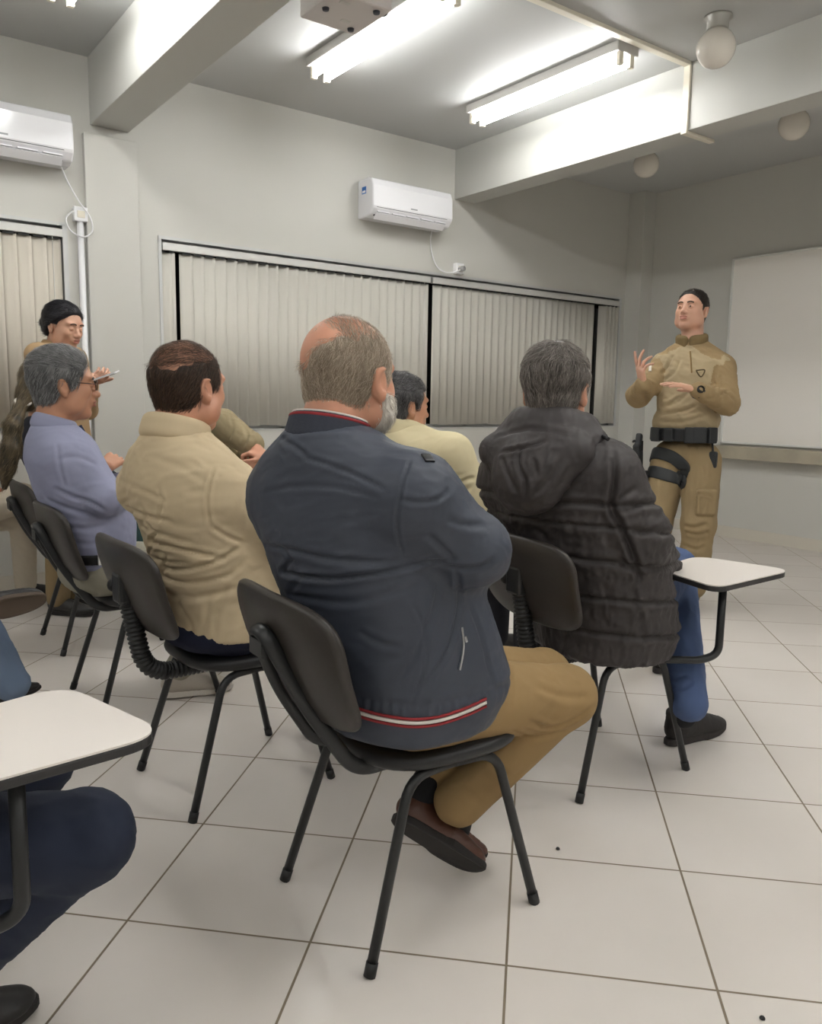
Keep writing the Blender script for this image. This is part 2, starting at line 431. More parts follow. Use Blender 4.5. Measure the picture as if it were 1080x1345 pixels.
tr = MB()
tr.box(-1.8, 0, -.022, .022, -.022, 0).box(-.018, 0, -.022, .022, ZB - ZC, 0).box(-.018, .27, -.02, .02, ZB - ZC - .018, ZB - ZC)
tag(tr.build('cable_trunking', M_cream, None, loc=(4.285, 3.12, ZC), bevel=.003), 'cream cable trunking across the ceiling and down over the right beam', 'trunking')

# crumbs on the floor
for i, (x, y) in enumerate(((1.532, 1.384), (1.417, .731))):
    c_ = MB(); c_.lathe([(.001, 0), (.006, .002), (.0045, .006), (.001, .007)], 7)
    tag(c_.build('floor_crumb', M_dark, None, loc=(x, y, 0)), ['tiny black crumb on the floor tile right of the front chair leg', 'tiny black crumb on the floor at the bottom right edge'][i], 'crumb')

# ------------------------------------------------------------------ chairs
M_leg = mat('black_tube', (36, 37, 38), 0.38, var=(30, .25), spec=.5)
M_seat = mat('black_vinyl', (34, 34, 36), 0.48, var=(9, .15), bump=(500, .12, .0006))
M_shell = mat('chair_back_shell', (52, 47, 43), 0.42, var=(6, .12), bump=(300, .1, .0006))
M_bell = mat('bellows_rubber', (30, 31, 32), 0.45)
M_tab = mat('tablet_laminate', (222, 215, 208), 0.32, var=(4, .02))
M_edge = mat('tablet_edging', (44, 43, 43), 0.45)
M_lab = mat('paper_label', (190, 190, 194), 0.6)

def seat_mesh():
    b = MB(); n = 40; rings = []
    def outline(k, sx=1.0):
        a = 2 * PI * k / n; c, s_ = math.cos(a), math.sin(a); e = 2 / 3.2
        x = abs(c) ** e * math.copysign(1, c) * .205; y = abs(s_) ** e * math.copysign(1, s_) * .205 * (1.0 + .05 * (x / .2))
        return x * sx, y * sx
    prof = [(.0, .398), (.55, .399), (.86, .403), (.95, .410), (.985, .418), (1.0, .426), (.995, .434), (.97, .441), (.9, .446), (.7, .442), (.4, .438), (0, .437)]
    vs = []
    for s_, z in prof:
        for k in range(n):
            x, y = outline(k, max(s_, .001)); zz = z
            if x > .12: zz -= (x - .12) * .16 * (1 if z > .42 else .6)
            vs.append((x + .02, y, zz))
    fs = [(i * n + k, i * n + (k + 1) % n, (i + 1) * n + (k + 1) % n, (i + 1) * n + k) for i in range(len(prof) - 1) for k in range(n)]
    return b.add(vs, fs, 0, True)

def back_mesh(w=.236, h=.142, ex=3.9, zc=.656, xc=-.326, lean=.34, thick=.026):
    b = MB(); n = 44; prof = [(.0, -.5), (.6, -.5), (.93, -.46), (.985, -.25), (1.0, 0.05), (.985, .32), (.93, .46), (.6, .5), (0, .5)]
    vs = []
    for s_, q in prof:
        for k in range(n):
            a = 2 * PI * k / n; e = 2 / ex
            y = abs(math.cos(a)) ** e * math.copysign(1, math.cos(a)) * w * max(s_, .001); z = abs(math.sin(a)) ** e * math.copysign(1, math.sin(a)) * h * max(s_, .001)
            y *= 1 + .06 * z / h
            x = xc - z * lean + q * thick + .030 * (y / w) ** 2 + .02 * (z / h) ** 2
            vs.append((x, y, zc + z))
    fs = [(i * n + k, i * n + (k + 1) % n, (i + 1) * n + (k + 1) % n, (i + 1) * n + k) for i in range(len(prof) - 1) for k in range(n)]
    return b.add(vs, fs, 0, True)

def tablet_outline():
    # the writing tablet, local (x forward, y left): a quadrilateral with generous round corners
    q = [(-.150, .105), (.155, .165), (.215, -.150), (-.225, -.160)]
    P = arc_path([((q[0][0] + q[3][0]) / 2, (q[0][1] + q[3][1]) / 2, 0)] + [(x, y, 0) for x, y in q] + [((q[0][0] + q[3][0]) / 2, (q[0][1] + q[3][1]) / 2, 0)], .075, 8)
    return [(p[0], p[1]) for p in P[:-1]]

def chair(loc, yaw, label, back='hairpin', tablet=None, group='black student chairs'):
    r_ = empty('student_chair', loc, yaw, label, 'chair', group)
    seat_mesh().build('seat', M_seat, r_)
    bk = back_mesh()
    bo = bk.build('backrest', M_shell, r_)
    for sy in (1, -1):
        for sx in (-1, 1):
            b = MB()
            foot = (-.226, .203 * sy, 0) if sx < 0 else (.238, .205 * sy, 0)
            top = (-.105, .165 * sy, .392) if sx < 0 else (.135, .165 * sy, .392)
            b.tube(arc_path([foot, top, (.015, .158 * sy, .394)], .055, 6), .0115, 12)
            lo = b.build('leg', M_leg, r_)
            ca = MB(); d = np.array(top) - np.array(foot); d /= np.linalg.norm(d); f_ = np.array(foot)
            ca.tube([f_ + d * .001, f_ + d * .03], .0132, 12); ca.build('foot_cap', M_dark, lo)
    for a in (-.05, .08): MB().box(a, a + .03, -.165, .165, .384, .40).build('seat_crossbar', M_leg, r_)
    if back == 'hairpin':
        P = arc_path([(-.03, .078, .394), (-.195, .088, .398), (-.302, .062, .56), (-.376, .030, .718), (-.376, -.030, .718), (-.302, -.062, .56), (-.195, -.088, .398), (-.03, -.078, .394)], .05, 7)
        b = MB().tube(P, .0135, 12, flat=(.72, 1.25), up=(0, 0, 1)); b.build('back_support', M_leg, r_)
        MB().box(-.385, -.345, -.03, .03, .665, .70).build('support_bracket', M_leg, r_)
        lb = MB().box(-.0015, 0, -.016, .016, -.011, .011, M=Matrix.Translation((-.3415, -.018, .658)) @ Matrix.Rotation(R(-19), 4, 'Y'))
        lb.build('paper_label', M_lab, bo)
    else:
        P = arc_path([(.0, 0, .385), (-.272, 0, .385), (-.318, 0, .62)], .08, 8)
        post = MB().tube(P, .016, 12).build('back_post', M_leg, r_)
        bl = MB(); Q = smooth_path(P, 5)
        seg = np.cumsum([0] + [np.linalg.norm(Q[i + 1] - Q[i]) for i in range(len(Q) - 1)]); tot = seg[-1]
        nn = 170; pts = []; rs = []
        for i in range(nn):
            s_ = (.06 + .94 * i / (nn - 1)) * tot
            pts.append(np.array([np.interp(s_, seg, [q[c] for q in Q]) for c in range(3)])); rs.append(.0245 + .0035 * math.sin(i * PI / 2.5))
        bl.tube(pts, rs, 16); bl.build('bellows_sleeve', M_bell, r_)
        MB().box(-.352, -.312, -.034, .034, .61, .70).build('post_bracket', M_leg, r_, bevel=.01)
        kn = MB(); kn.lathe([(.0, 0), (.02, 0), (.022, .012), (.016, .022), (0, .022)], 14, M=Matrix.Translation((-.338, .034, .655)) @ Matrix.Rotation(R(-90), 4, 'X')); kn.build('adjusting_knob', M_dark, r_)
    if tablet:
        tx, ty, tz, trz, ox, oy = tablet
        a = MB().tube(arc_path([(.0, -.10, .386), (tx * .8, ty * .93, .386), (tx, ty, .405), (tx, ty, tz - .012)], .07, 8), .0125, 12)
        a.build('tablet_arm', M_leg, r_)
        t = MB(); ol = tablet_outline()
        M_ = Matrix.Translation((tx + ox, ty + oy, tz)) @ Matrix.Rotation(trz, 4, 'Z')
        t.prism(ol, 0, .0035, 0, M_)
        to = t.build('writing_tablet', M_tab, r_)
        e = MB(); e.prism([(x * 1.004, y * 1.004) for x, y in ol], -.0165, -.0002, 0, M_); e.build('tablet_edging', M_edge, to, bevel=.003)
        MB().box(-.05, .05, -.03, .03, -.022, -.016, M=M_).build('tablet_plate', M_leg, to)
    return r_

G = 'black student chairs facing the whiteboard'
chair((1.085, 1.468, 0), R(-2), 'black student chair in the foreground under the man in the navy jacket', 'hairpin', None, G)
chair((1.0, 2.284, 0), R(2), 'black student chair with ribbed post under the man in the beige jacket', 'bellows', None, G)
chair((1.0, 3.15, 0), R(0), 'black student chair under the man in the blue shirt', 'hairpin', None, G)
chair((1.07, 4.02, 0), R(0), 'black student chair under the person with the ponytail', 'hairpin', None, G)
chair((2.02, 1.705, 0), R(-6), 'black student chair with ribbed post and writing tablet under the man in the puffer coat', 'bellows', (.285, -.262, .664, R(6), .02, .06), G)
chair((2.02, 2.62, 0), R(0), 'black student chair under the man in the cream sweater', 'hairpin', None, G)
chair((1.98, 4.44, 0), R(0), 'black student chair under the khaki person half hidden behind the beige jacket', 'hairpin', None, G)
chair((-.10, 1.52, 0), R(0), 'black student chair with writing tablet at the left edge, under the navy trousers', 'hairpin', (.305, -.262, .664, R(4), -.013, .075), G)
chair((-.10, 3.05, 0), R(0), 'black student chair at left edge under the person in light blue jeans', 'hairpin', None, G)
chair((.52, 4.88, 0), R(0), 'black student chair by the back wall under the person in cream trousers', 'hairpin', None, G)

# ------------------------------------------------------------------ soft-surface modelling: distance fields -> surface nets
F4 = np.float32
def smin(a, b, k):
    if k <= 1e-6: return np.minimum(a, b)
    h = np.maximum(k - np.abs(a - b), 0) / k
    return np.minimum(a, b) - h * h * k * .25
def rotm(yaw=0, pitch=0, roll=0):
    """degrees; x forward, y left, z up; positive pitch lowers the front, positive roll lowers the left"""
    cy, sy = math.cos(R(yaw)), math.sin(R(yaw)); cp, sp = math.cos(R(pitch)), math.sin(R(pitch)); cr, sr = math.cos(R(roll)), math.sin(R(roll))
    Z = np.array([[cy, -sy, 0], [sy, cy, 0], [0, 0, 1]]); Y = np.array([[cp, 0, sp], [0, 1, 0], [-sp, 0, cp]]); X = np.array([[1, 0, 0], [0, cr, sr], [0, -sr, cr]])
    return Z @ Y @ X
def A(*p): return np.array(p, float)
def unit(v): v = np.array(v, float); return v / (np.linalg.norm(v) + 1e-12)

class Field:
    def __init__(s): s.ops = []; s.Rm = np.eye(3); s.t = np.zeros(3); s.s = 1.0
    def frame(s, t=(0, 0, 0), Rm=None, sc=1.0): s.t = np.array(t, float); s.Rm = np.eye(3) if Rm is None else Rm; s.s = sc; return s
    def _p(s, p): return s.Rm @ (np.array(p, float) * s.s) + s.t
    def raw(s, fn, lo, hi, k=.02, mode='u'): s.ops.append((fn, np.array(lo, F4), np.array(hi, F4), k, mode)); return s
    def cone(s, a, b, ra, rb=None, k=.02, mode='u'):
        rb = ra if rb is None else rb
        a = s._p(a); b = s._p(b); ra *= s.s; rb *= s.s; k *= s.s
        ab = (b - a).astype(F4); L2 = float(ab @ ab) + 1e-12; a_ = a.astype(F4)
        def fn(P):
            q = P - a_; t = np.clip((q @ ab) / L2, 0, 1)
            return np.linalg.norm(q - t[:, None] * ab, axis=1) - (ra + (rb - ra) * t)
        m = max(ra, rb); return s.raw(fn, np.minimum(a, b) - m, np.maximum(a, b) + m, k, mode)
    def chain(s, pts, rs, k=.015, mode='u'):
        for i in range(len(pts) - 1): s.cone(pts[i], pts[i + 1], rs[i], rs[i + 1], k, mode)
        return s
    def ell(s, c, r, Rm=None, k=.02, mode='u'):
        c = s._p(c); r = np.array(r, float) * s.s; M = (s.Rm @ (np.eye(3) if Rm is None else Rm)).astype(F4); k *= s.s
        r_ = r.astype(F4); c_ = c.astype(F4)
        def fn(P):
            q = (P - c_) @ M; k0 = np.linalg.norm(q / r_, axis=1); k1 = np.linalg.norm(q / (r_ * r_), axis=1) + 1e-9
            return k0 * (k0 - 1) / k1
        e = np.sqrt((np.abs(M) ** 2 * r ** 2).sum(1)); return s.raw(fn, c - e, c + e, k, mode)
    def box(s, c, h, Rm=None, rad=.01, k=.01, mode='u'):
        c = s._p(c); h = np.array(h, float) * s.s; rad *= s.s; M = (s.Rm @ (np.eye(3) if Rm is None else Rm)).astype(F4); k *= s.s
        c_ = c.astype(F4); hh = (h - rad).astype(F4)
        def fn(P):
            q = np.abs((P - c_) @ M) - hh
            return np.linalg.norm(np.maximum(q, 0), axis=1) + np.minimum(q.max(1), 0) - rad
        e = np.abs(M) @ h; return s.raw(fn, c - e, c + e, k, mode)
    def loft(s, secs, k=.03, n=2.3, cap=.03, mode='u', grow=0.0):
        """secs: (z, cx, cy, half width, depth in front, depth behind, yaw deg), z rising; world frame"""
        S = np.array(secs, float); zz = np.linspace(S[0, 0], S[-1, 0], 90)
        T = np.stack([np.interp(zz, S[:, 0], S[:, i]) for i in range(1, 7)], 1)
        for _ in range(6): T[1:-1] = .25 * T[:-2] + .5 * T[1:-1] + .25 * T[2:]
        T[:, 2:5] += grow
        z0, z1 = S[0, 0] - grow, S[-1, 0] + grow
        T = T.astype(F4); zz = zz.astype(F4); dz = float(zz[1] - zz[0])
        def fn(P):
            f = np.clip((P[:, 2] - zz[0]) / dz, 0, len(zz) - 1.001); i = f.astype(int); w = (f - i)[:, None]
            q = T[i] * (1 - w) + T[i + 1] * w
            dx = P[:, 0] - q[:, 0]; dy = P[:, 1] - q[:, 1]; c = np.cos(np.radians(q[:, 5])); sn = np.sin(np.radians(q[:, 5]))
            a = dx * c + dy * sn; b = -dx * sn + dy * c
            hd = np.where(a > 0, q[:, 3], q[:, 4])
            nr = ((np.abs(a) / hd) ** n + (np.abs(b) / q[:, 2]) ** n) ** (1 / n)
            d = (nr - 1) * np.minimum(hd, q[:, 2])
            return -smin(-d, -np.maximum(z0 - P[:, 2], P[:, 2] - z1), cap)
        m = S[:, 3:6].max(1) + grow
        lo = np.array([(S[:, 1] - m).min(), (S[:, 2] - m).min(), z0]); hi = np.array([(S[:, 1] + m).max(), (S[:, 2] + m).max(), z1])
        return s.raw(fn, lo, hi, k, mode)
    def cut(s, point, normal, k=.004):
        """keep the side the normal points away from"""
        p = s._p(point).astype(F4); n_ = (s.Rm @ unit(normal)).astype(F4)
        return s.raw(lambda P: (P - p) @ n_, (-9, -9, -9), (9, 9, 9), k, 'i')
    def eval(s, P, cull=True):
        P = np.asarray(P, F4); d = np.full(len(P), 1.0, F4)
        for fn, lo, hi, k, mode in s.ops:
            if mode == 'i': d = -smin(-d, -fn(P), k); continue
            if cull:
                g = k + .03
                m = np.all((P > lo - g) & (P < hi + g), axis=1)
                if not m.any(): continue
                m = np.nonzero(m)[0]
                e = fn(P[m])
                d[m] = smin(d[m], e, k) if mode == 'u' else -smin(-d[m], e, k)
            else:
                e = fn(P); d = smin(d, e, k) if mode == 'u' else -smin(-d, e, k)
        return d
    def grad(s, P, h=.0015):
        P = np.asarray(P, F4); K = np.array([(1, -1, -1), (-1, -1, 1), (-1, 1, -1), (1, 1, 1)], F4)
        g = np.zeros_like(P); dm = np.zeros(len(P), F4)
        for k in K:
            e = s.eval(P + h * k); g += e[:, None] * k; dm += e
        l = np.linalg.norm(g, axis=1, keepdims=True) + 1e-9
        return dm / 4, g / l, l[:, 0] / (4 * h)
    def bounds(s):
        U = [o for o in s.ops if o[4] == 'u']
        return np.min([o[1] for o in U], 0), np.max([o[2] for o in U], 0)
    def project(s, P, it=4):
        P = np.asarray(P, F4).copy()
        for _ in range(it):
            d, n, l = s.grad(P); P -= n * (d / np.maximum(l, .4))[:, None] * .9
        return P, n

def surface(F, h, lo=None, hi=None, disp=None, relax=0):
    """returns verts, normals, quads"""
    l0, h0 = F.bounds()
    lo = l0 - 3 * h if lo is None else np.maximum(lo, l0 - 3 * h); hi = h0 + 3 * h if hi is None else np.minimum(hi, h0 + 3 * h)
    B = 8
    nb = np.maximum(1, np.ceil((hi - lo) / (h * B)).astype(int)); n = nb * B + 1
    cen = np.stack(np.meshgrid(*[lo[i] + (np.arange(nb[i]) + .5) * h * B for i in range(3)], indexing='ij'), -1).reshape(-1, 3).astype(F4)
    dc = F.eval(cen, cull=False)
    act = np.abs(dc) < h * B * .87 * 1.6 + .006
    D = np.ones(n, F4)
    sg = np.where(dc < 0, F4(-1), F4(1)).reshape(nb)
    D[:-1, :-1, :-1] = np.repeat(np.repeat(np.repeat(sg, B, 0), B, 1), B, 2)
    ai = np.stack(np.unravel_index(np.nonzero(act)[0], nb), 1)
    off = np.stack(np.meshgrid(np.arange(B + 1), np.arange(B + 1), np.arange(B + 1), indexing='ij'), -1).reshape(-1, 3)
    CH = 300
    for c in range(0, len(ai), CH):
        I = (ai[c:c + CH, None, :] * B + off[None]).reshape(-1, 3)
        P = (lo + I * h).astype(F4)
        D[I[:, 0], I[:, 1], I[:, 2]] = F.eval(P)
    ins = D < 0
    cnt = np.zeros(n - 1, np.int8)
    cor = [(a, b, c) for a in (0, 1) for b in (0, 1) for c in (0, 1)]
    for a, b, c in cor: cnt += ins[a:n[0] - 1 + a, b:n[1] - 1 + b, c:n[2] - 1 + c]
    ac = np.stack(np.nonzero((cnt > 0) & (cnt < 8)), 1)
    idx = np.full(n - 1, -1, np.int32); idx[ac[:, 0], ac[:, 1], ac[:, 2]] = np.arange(len(ac))
    vals = np.stack([D[ac[:, 0] + a, ac[:, 1] + b, ac[:, 2] + c] for a, b, c in cor], 1)
    acc = np.zeros((len(ac), 3), F4); num = np.zeros(len(ac), F4)
    for i in range(8):
        for j in range(i + 1, 8):
            ci, cj = np.array(cor[i]), np.array(cor[j])
            if np.abs(ci - cj).sum() != 1: continue
            m = (vals[:, i] < 0) != (vals[:, j] < 0)
            t = np.where(m, vals[:, i] / np.where(m, vals[:, i] - vals[:, j], 1), 0)[:, None]
            acc += np.where(m[:, None], ci + t * (cj - ci), 0); num += m
    V = (lo + (ac + acc / num[:, None]) * h).astype(F4)
    Q = []
    for ax in range(3):
        b_, c_ = (ax + 1) % 3, (ax + 2) % 3
        sl0 = [slice(None)] * 3; sl1 = [slice(None)] * 3
        sl0[ax] = slice(0, n[ax] - 1); sl1[ax] = slice(1, n[ax])
        e0 = ins[tuple(sl0)]; e1 = ins[tuple(sl1)]
        I = np.stack(np.nonzero(e0 != e1), 1)
        ok = (I[:, b_] > 0) & (I[:, c_] > 0) & (I[:, b_] < n[b_] - 1) & (I[:, c_] < n[c_] - 1); I = I[ok]
        if not len(I): continue
        flip = e1[I[:, 0], I[:, 1], I[:, 2]]
        def cell(db, dc_):
            J = I.copy(); J[:, b_] -= db; J[:, c_] -= dc_; return idx[J[:, 0], J[:, 1], J[:, 2]]
        q = np.stack([cell(1, 1), cell(0, 1), cell(0, 0), cell(1, 0)], 1)
        q[flip] = q[flip][:, ::-1]; Q.append(q)
    Q = np.concatenate(Q); Q = Q[(Q >= 0).all(1)]
    for _ in range(relax):
        S = np.zeros_like(V); C = np.zeros(len(V), F4)
        for a, b in ((0, 1), (1, 2), (2, 3), (3, 0)):
            np.add.at(S, Q[:, a], V[Q[:, b]]); np.add.at(C, Q[:, a], 1); np.add.at(S, Q[:, b], V[Q[:, a]]); np.add.at(C, Q[:, b], 1)
        V = .5 * V + .5 * S / np.maximum(C, 1)[:, None]
    d, N, l = F.grad(V)
    V = V - N * np.clip(d / np.maximum(l, .5), -h, h)[:, None]
    if disp is not None:
        V = V + N * disp(V, N)[:, None].astype(F4)
    return V, N, Q

def np_mesh(name, V, Q, m, parent=None, base=None, smooth=True, mats=None, color=None):
    me = bpy.data.meshes.new(name); V = np.asarray(V, float)
    if base is not None: V = V - np.asarray(base)
    Q = np.asarray(Q); k = Q.shape[1]
    me.vertices.add(len(V)); me.vertices.foreach_set('co', V.astype(F4).ravel())
    me.loops.add(Q.size); me.loops.foreach_set('vertex_index', Q.astype(np.int32).ravel())
    me.polygons.add(len(Q)); me.polygons.foreach_set('loop_start', np.arange(0, Q.size, k, dtype=np.int32)); me.polygons.foreach_set('loop_total', np.full(len(Q), k, np.int32))
    me.polygons.foreach_set('use_smooth', np.full(len(Q), smooth))
    if mats is not None: me.polygons.foreach_set('material_index', np.asarray(mats, np.int32))
    me.update(calc_edges=True)
    if color is not None:
        ca = me.color_attributes.new('tone', 'FLOAT_COLOR', 'POINT'); ca.data.foreach_set('color', np.asarray(color, F4).ravel())
    return link(name, me, m, parent)

# noise ------------------------------------------------------------------
def vnoise(P, seed=0):
    P = np.asarray(P, np.float64); I = np.floor(P).astype(np.int64); f = P - I; u = f * f * f * (f * (f * 6 - 15) + 10)
    def hsh(x, y, z):
        n = (x * 73856093) ^ (y * 19349663) ^ (z * 83492791) ^ (seed * 2654435761)
        n = (n ^ (n >> 13)) * 1274126177 & 0x7fffffff; n = (n ^ (n >> 16)) & 0xffffff
        return n / 0xffffff
    r_ = 0
    for a in (0, 1):
        for b in (0, 1):
            for c in (0, 1):
                w_ = (u[:, 0] if a else 1 - u[:, 0]) * (u[:, 1] if b else 1 - u[:, 1]) * (u[:, 2] if c else 1 - u[:, 2])
                r_ = r_ + w_ * hsh(I[:, 0] + a, I[:, 1] + b, I[:, 2] + c)
    return r_
def folds(V, amp, along, across, dir=(0, 1, 0), seed=0, sharp=1.0):
    """long soft wrinkles running along dir"""
    d = unit(dir); a = (V @ d)[:, None] * d; b = V - a
    n = vnoise(a / along + b / across + 13.7, seed) * .65 + vnoise(a / along * 2.1 + b / across * 2.3 + 3.1, seed + 5) * .35
    r_ = 1 - np.abs(2 * n - 1)
    return amp * (r_ ** (1 + sharp) - .45)
def creases(V, lines):
    """lines: (points, depth, width[, ridge]) grooves drawn on the cloth"""
    o = np.zeros(len(V))
    for ln in lines:
        pts, dep, wid = ln[:3]; rg = ln[3] if len(ln) > 3 else .45
        pts = [np.array(p, float) for p in pts]
        best = np.full(len(V), 9.); tt = np.zeros(len(V)); m = len(pts) - 1
        box0 = np.min(pts, 0) - 5 * wid; box1 = np.max(pts, 0) + 5 * wid
        s = np.nonzero(np.all((V > box0) & (V < box1), axis=1))[0]
        if not len(s): continue
        W = V[s]; b = np.full(len(s), 9.); t_ = np.zeros(len(s))
        for i in range(m):
            ab = pts[i + 1] - pts[i]; t = np.clip(((W - pts[i]) @ ab) / (ab @ ab + 1e-12), 0, 1)
            d = np.linalg.norm(W - pts[i] - t[:, None] * ab, axis=1); c = d < b
            b[c] = d[c]; t_[c] = (i + t[c]) / m
        fade = np.clip(np.minimum(t_, 1 - t_) * 5, 0, 1) if not (len(ln) > 4) else 1
        o[s] += fade * dep * (-np.exp(-(b / wid) ** 2) + rg * np.exp(-((b - 2.1 * wid) / (1.1 * wid)) ** 2))
    return o

def ribbon(F, pts, hw, th, m, name, parent, base, n=6, lift=0.0, closed=False):
    """a band of real thickness laid on the surface of a field"""
    P = np.array(smooth_path(pts, n, closed)); P, N = F.project(P); P = P + N * lift
    T = np.zeros_like(P)
    T[1:-1] = P[2:] - P[:-2]; T[0] = P[1] - P[0]; T[-1] = P[-1] - P[-2]
    if closed: T[0] = P[1] - P[-1]; T[-1] = P[0] - P[-2]
    T /= np.linalg.norm(T, axis=1, keepdims=True) + 1e-9
    W = np.cross(N, T); W /= np.linalg.norm(W, axis=1, keepdims=True) + 1e-9
    vs = []
    for i in range(len(P)):
        for a, b in ((-1, -.6), (-1, .7), (-.8, 1), (.8, 1), (1, .7), (1, -.6)): vs.append(P[i] + W[i] * hw * a + N[i] * th * b)
    q = []; k = len(P)
    for i in range(k if closed else k - 1):
        j = (i + 1) % k
        for c in range(6): q.append((i * 6 + c, i * 6 + (c + 1) % 6, j * 6 + (c + 1) % 6, j * 6 + c))
    if not closed:
        q += [(0, 1, 2, 5), (2, 3, 4, 5), ((k - 1) * 6 + 5, (k - 1) * 6 + 2, (k - 1) * 6 + 1, (k - 1) * 6), ((k - 1) * 6 + 5, (k - 1) * 6 + 4, (k - 1) * 6 + 3, (k - 1) * 6 + 2)]
    return np_mesh(name, vs, q, m, parent, base)

# ------------------------------------------------------------------ anatomy
def head_prims(F, C, yaw, pitch=0, roll=0, sc=1.0, jowl=0.0, female=False):
    Rm = rotm(yaw, pitch, roll); F.frame(C, Rm, sc)
    F.ell((-.016, 0, .036), (.099, .0775, .086), k=.01)                       # cranium
    F.ell((.020, 0, .012), (.070, .066, .075), k=.03)                         # forehead / face block
    F.ell((.030, 0, -.045), (.058, .056 + jowl * .6, .068), k=.03)            # jaw
    F.ell((.066, 0, -.092), (.026, .028, .021), k=.025)                       # chin
    for s in (1, -1):
        F.ell((.052, .044 * s, -.018), (.030, .024, .026), k=.02)             # cheekbone
        F.ell((.072, .028 * s, .034), (.020, .028, .011), k=.015)             # brow
        F.ell((.020, .052 * s + jowl * s * .5, -.062), (.034, .020 + jowl, .034), k=.03)   # jaw corner
    for s in (1, -1): F.ell((.098, .031 * s, .010), (.017, .021, .013), k=.014, mode='s')  # eye sockets
    F.cone((.084, 0, .020), (.106, 0, -.020), .0085, .0125, k=.014)           # nose
    F.ell((.109, 0, -.023), (.0125, .0125, .0105), k=.008)
    for s in (1, -1): F.ell((.098, .013 * s, -.026), (.011, .009, .008), k=.006)
    for s in (1, -1): F.ell((.078, .031 * s, .0095), (.0145, .0155, .0128), k=.004)        # closed-lid bulge
    F.ell((.086, 0, -.050), (.016, .026, .017), k=.014)                       # mouth mound
    F.ell((.099, 0, -.0475), (.008, .021, .0055), k=.005); F.ell((.097, 0, -.0595), (.009, .018, .0062), k=.005)
    F.cone((.110, .020, -.0535), (.110, -.020, -.0535), .0035, k=.005, mode='s')
    for s in (1, -1):                                                        # ears
        E = rotm(20 * s, 0, 0) @ rotm(0, -12, 0) @ rotm(0, 0, 8 * s)
        F.ell((-.012, .080 * s, -.006), (.019, .0075, .031), E, k=.006)
        F.ell((-.012, .0885 * s, -.002), (.018, .004, .029), E, k=.005)
        F.ell((-.008, .092 * s, -.002), (.0105, .0065, .019), E, k=.006, mode='s')
        F.ell((-.004, .083 * s, -.031), (.009, .006, .010), E, k=.006)       # lobe
    F.frame()
    return Rm

def add_hand(F, wrist, d, nrm, right, curl=(20, 20, 15), sc=1.0, spread=6, thumb=(.75, .35), fingers=None, r=1.0):
    """d: towards the fingers, nrm: the way the palm faces"""
    d = unit(d); nrm = np.array(nrm, float); nrm = unit(nrm - d * (nrm @ d)); t = np.cross(d, nrm) * (1 if right else -1)
    w = np.array(wrist, float); L = lambda a, b, c: w + sc * (d * a + t * b + nrm * c)
    kn = [.027, .009, -.010, -.027]; ln = [(.042, .025, .021), (.046, .029, .022), (.042, .027, .021), (.033, .021, .019)]; kl = [.088, .091, .086, .078]
    for i in range(4):
        F.cone(L(0, kn[i] * .55, 0), L(kl[i], kn[i], 0), .0155 * sc, .0115 * sc * r, k=.014)
        a = R(spread * (1.5 - i)); dd = d * math.cos(a) + t * math.sin(a); p = L(kl[i], kn[i], 0); ang = 0
        cu = fingers[i] if fingers else curl
        for j in range(3):
            ang += R(cu[j]); v = dd * math.cos(ang) + nrm * math.sin(ang); q = p + v * ln[i][j] * sc
            rr = (.0092, .0084, .0076, .0066)
            F.cone(p, q, rr[j] * sc * r * (.9 if i == 3 else 1), rr[j + 1] * sc * r * (.9 if i == 3 else 1), k=.003); p = q
    F.ell(L(.035, .018, .010), np.array((.03, .018, .015)) * sc, np.stack([d, t, nrm], 1), k=.012)
    b = L(.022, .022, .006); v = unit(d * (1 - thumb[0] * .55) + t * thumb[0] + nrm * thumb[1])
    m = b + v * .038 * sc; F.cone(b, m, .0135 * sc, .0105 * sc, k=.012)
    v2 = unit(v + d * .35 + nrm * .12); e = m + v2 * .030 * sc; F.cone(m, e, .0102 * sc, .0092 * sc, k=.004)
    v3 = unit(v2 + d * .2); F.cone(e, e + v3 * .022 * sc, .0092 * sc, .0072 * sc, k=.003)

def skin_mat(name, rgb):
    return mat(name, rgb, 0.46, var=(38, .10), bump=(260, .10, .0006), spec=.42, sss=.12)

def hair_mat(name):
    return mat(name, (90, 85, 80), .42, attr='tone', spec=.35)

def strands(V, N, W, direction, n, length, width, seed, tone, lift=.12, jitter=.35):
    """thin tapered locks rooted on a surface; W weight per vertex, direction(V,N) comb direction"""
    g = np.random.default_rng(seed); p = W / W.sum(); I = g.choice(len(V), n, p=p)
    P = V[I] + g.normal(0, .0012, (n, 3)); Nn = N[I]; D = direction(P, Nn) + g.normal(0, jitter, (n, 3)) * .5
    D = D - Nn * (D * Nn).sum(1, keepdims=True); D /= np.linalg.norm(D, axis=1, keepdims=True) + 1e-9
    L = length * g.uniform(.55, 1.2, n)[:, None]; S = np.cross(D, Nn)
    rows = []
    for q, wd in ((0, 1.0), (.45, .85), (1.0, .12)):
        c = P + D * L * q + Nn * (L * lift * math.sin(min(1, q * 1.1) * 2.2) + .0006) - Nn * (L * .10 * q * q)
        w_ = width * wd * g.uniform(.7, 1.3, n)[:, None]
        rows += [c - S * w_, c + Nn * w_ * .9, c + S * w_]
    X = np.stack(rows, 1).reshape(-1, 3); k = np.arange(n)[:, None] * 9
    q = []
    for a in (0, 3):
        for b, c in ((0, 1), (1, 2), (2, 0)): q.append(np.concatenate([k + a + b, k + a + c, k + a + 3 + c, k + a + 3 + b], 1))
    t0 = np.array(tone[0]); t1 = np.array(tone[1]); u = g.random(n)[:, None] ** 1.2
    c = t0 * (1 - u) + t1 * u; c = np.concatenate([c, np.ones((n, 1))], 1)
    return X, np.concatenate(q), np.repeat(c, 9, 0)

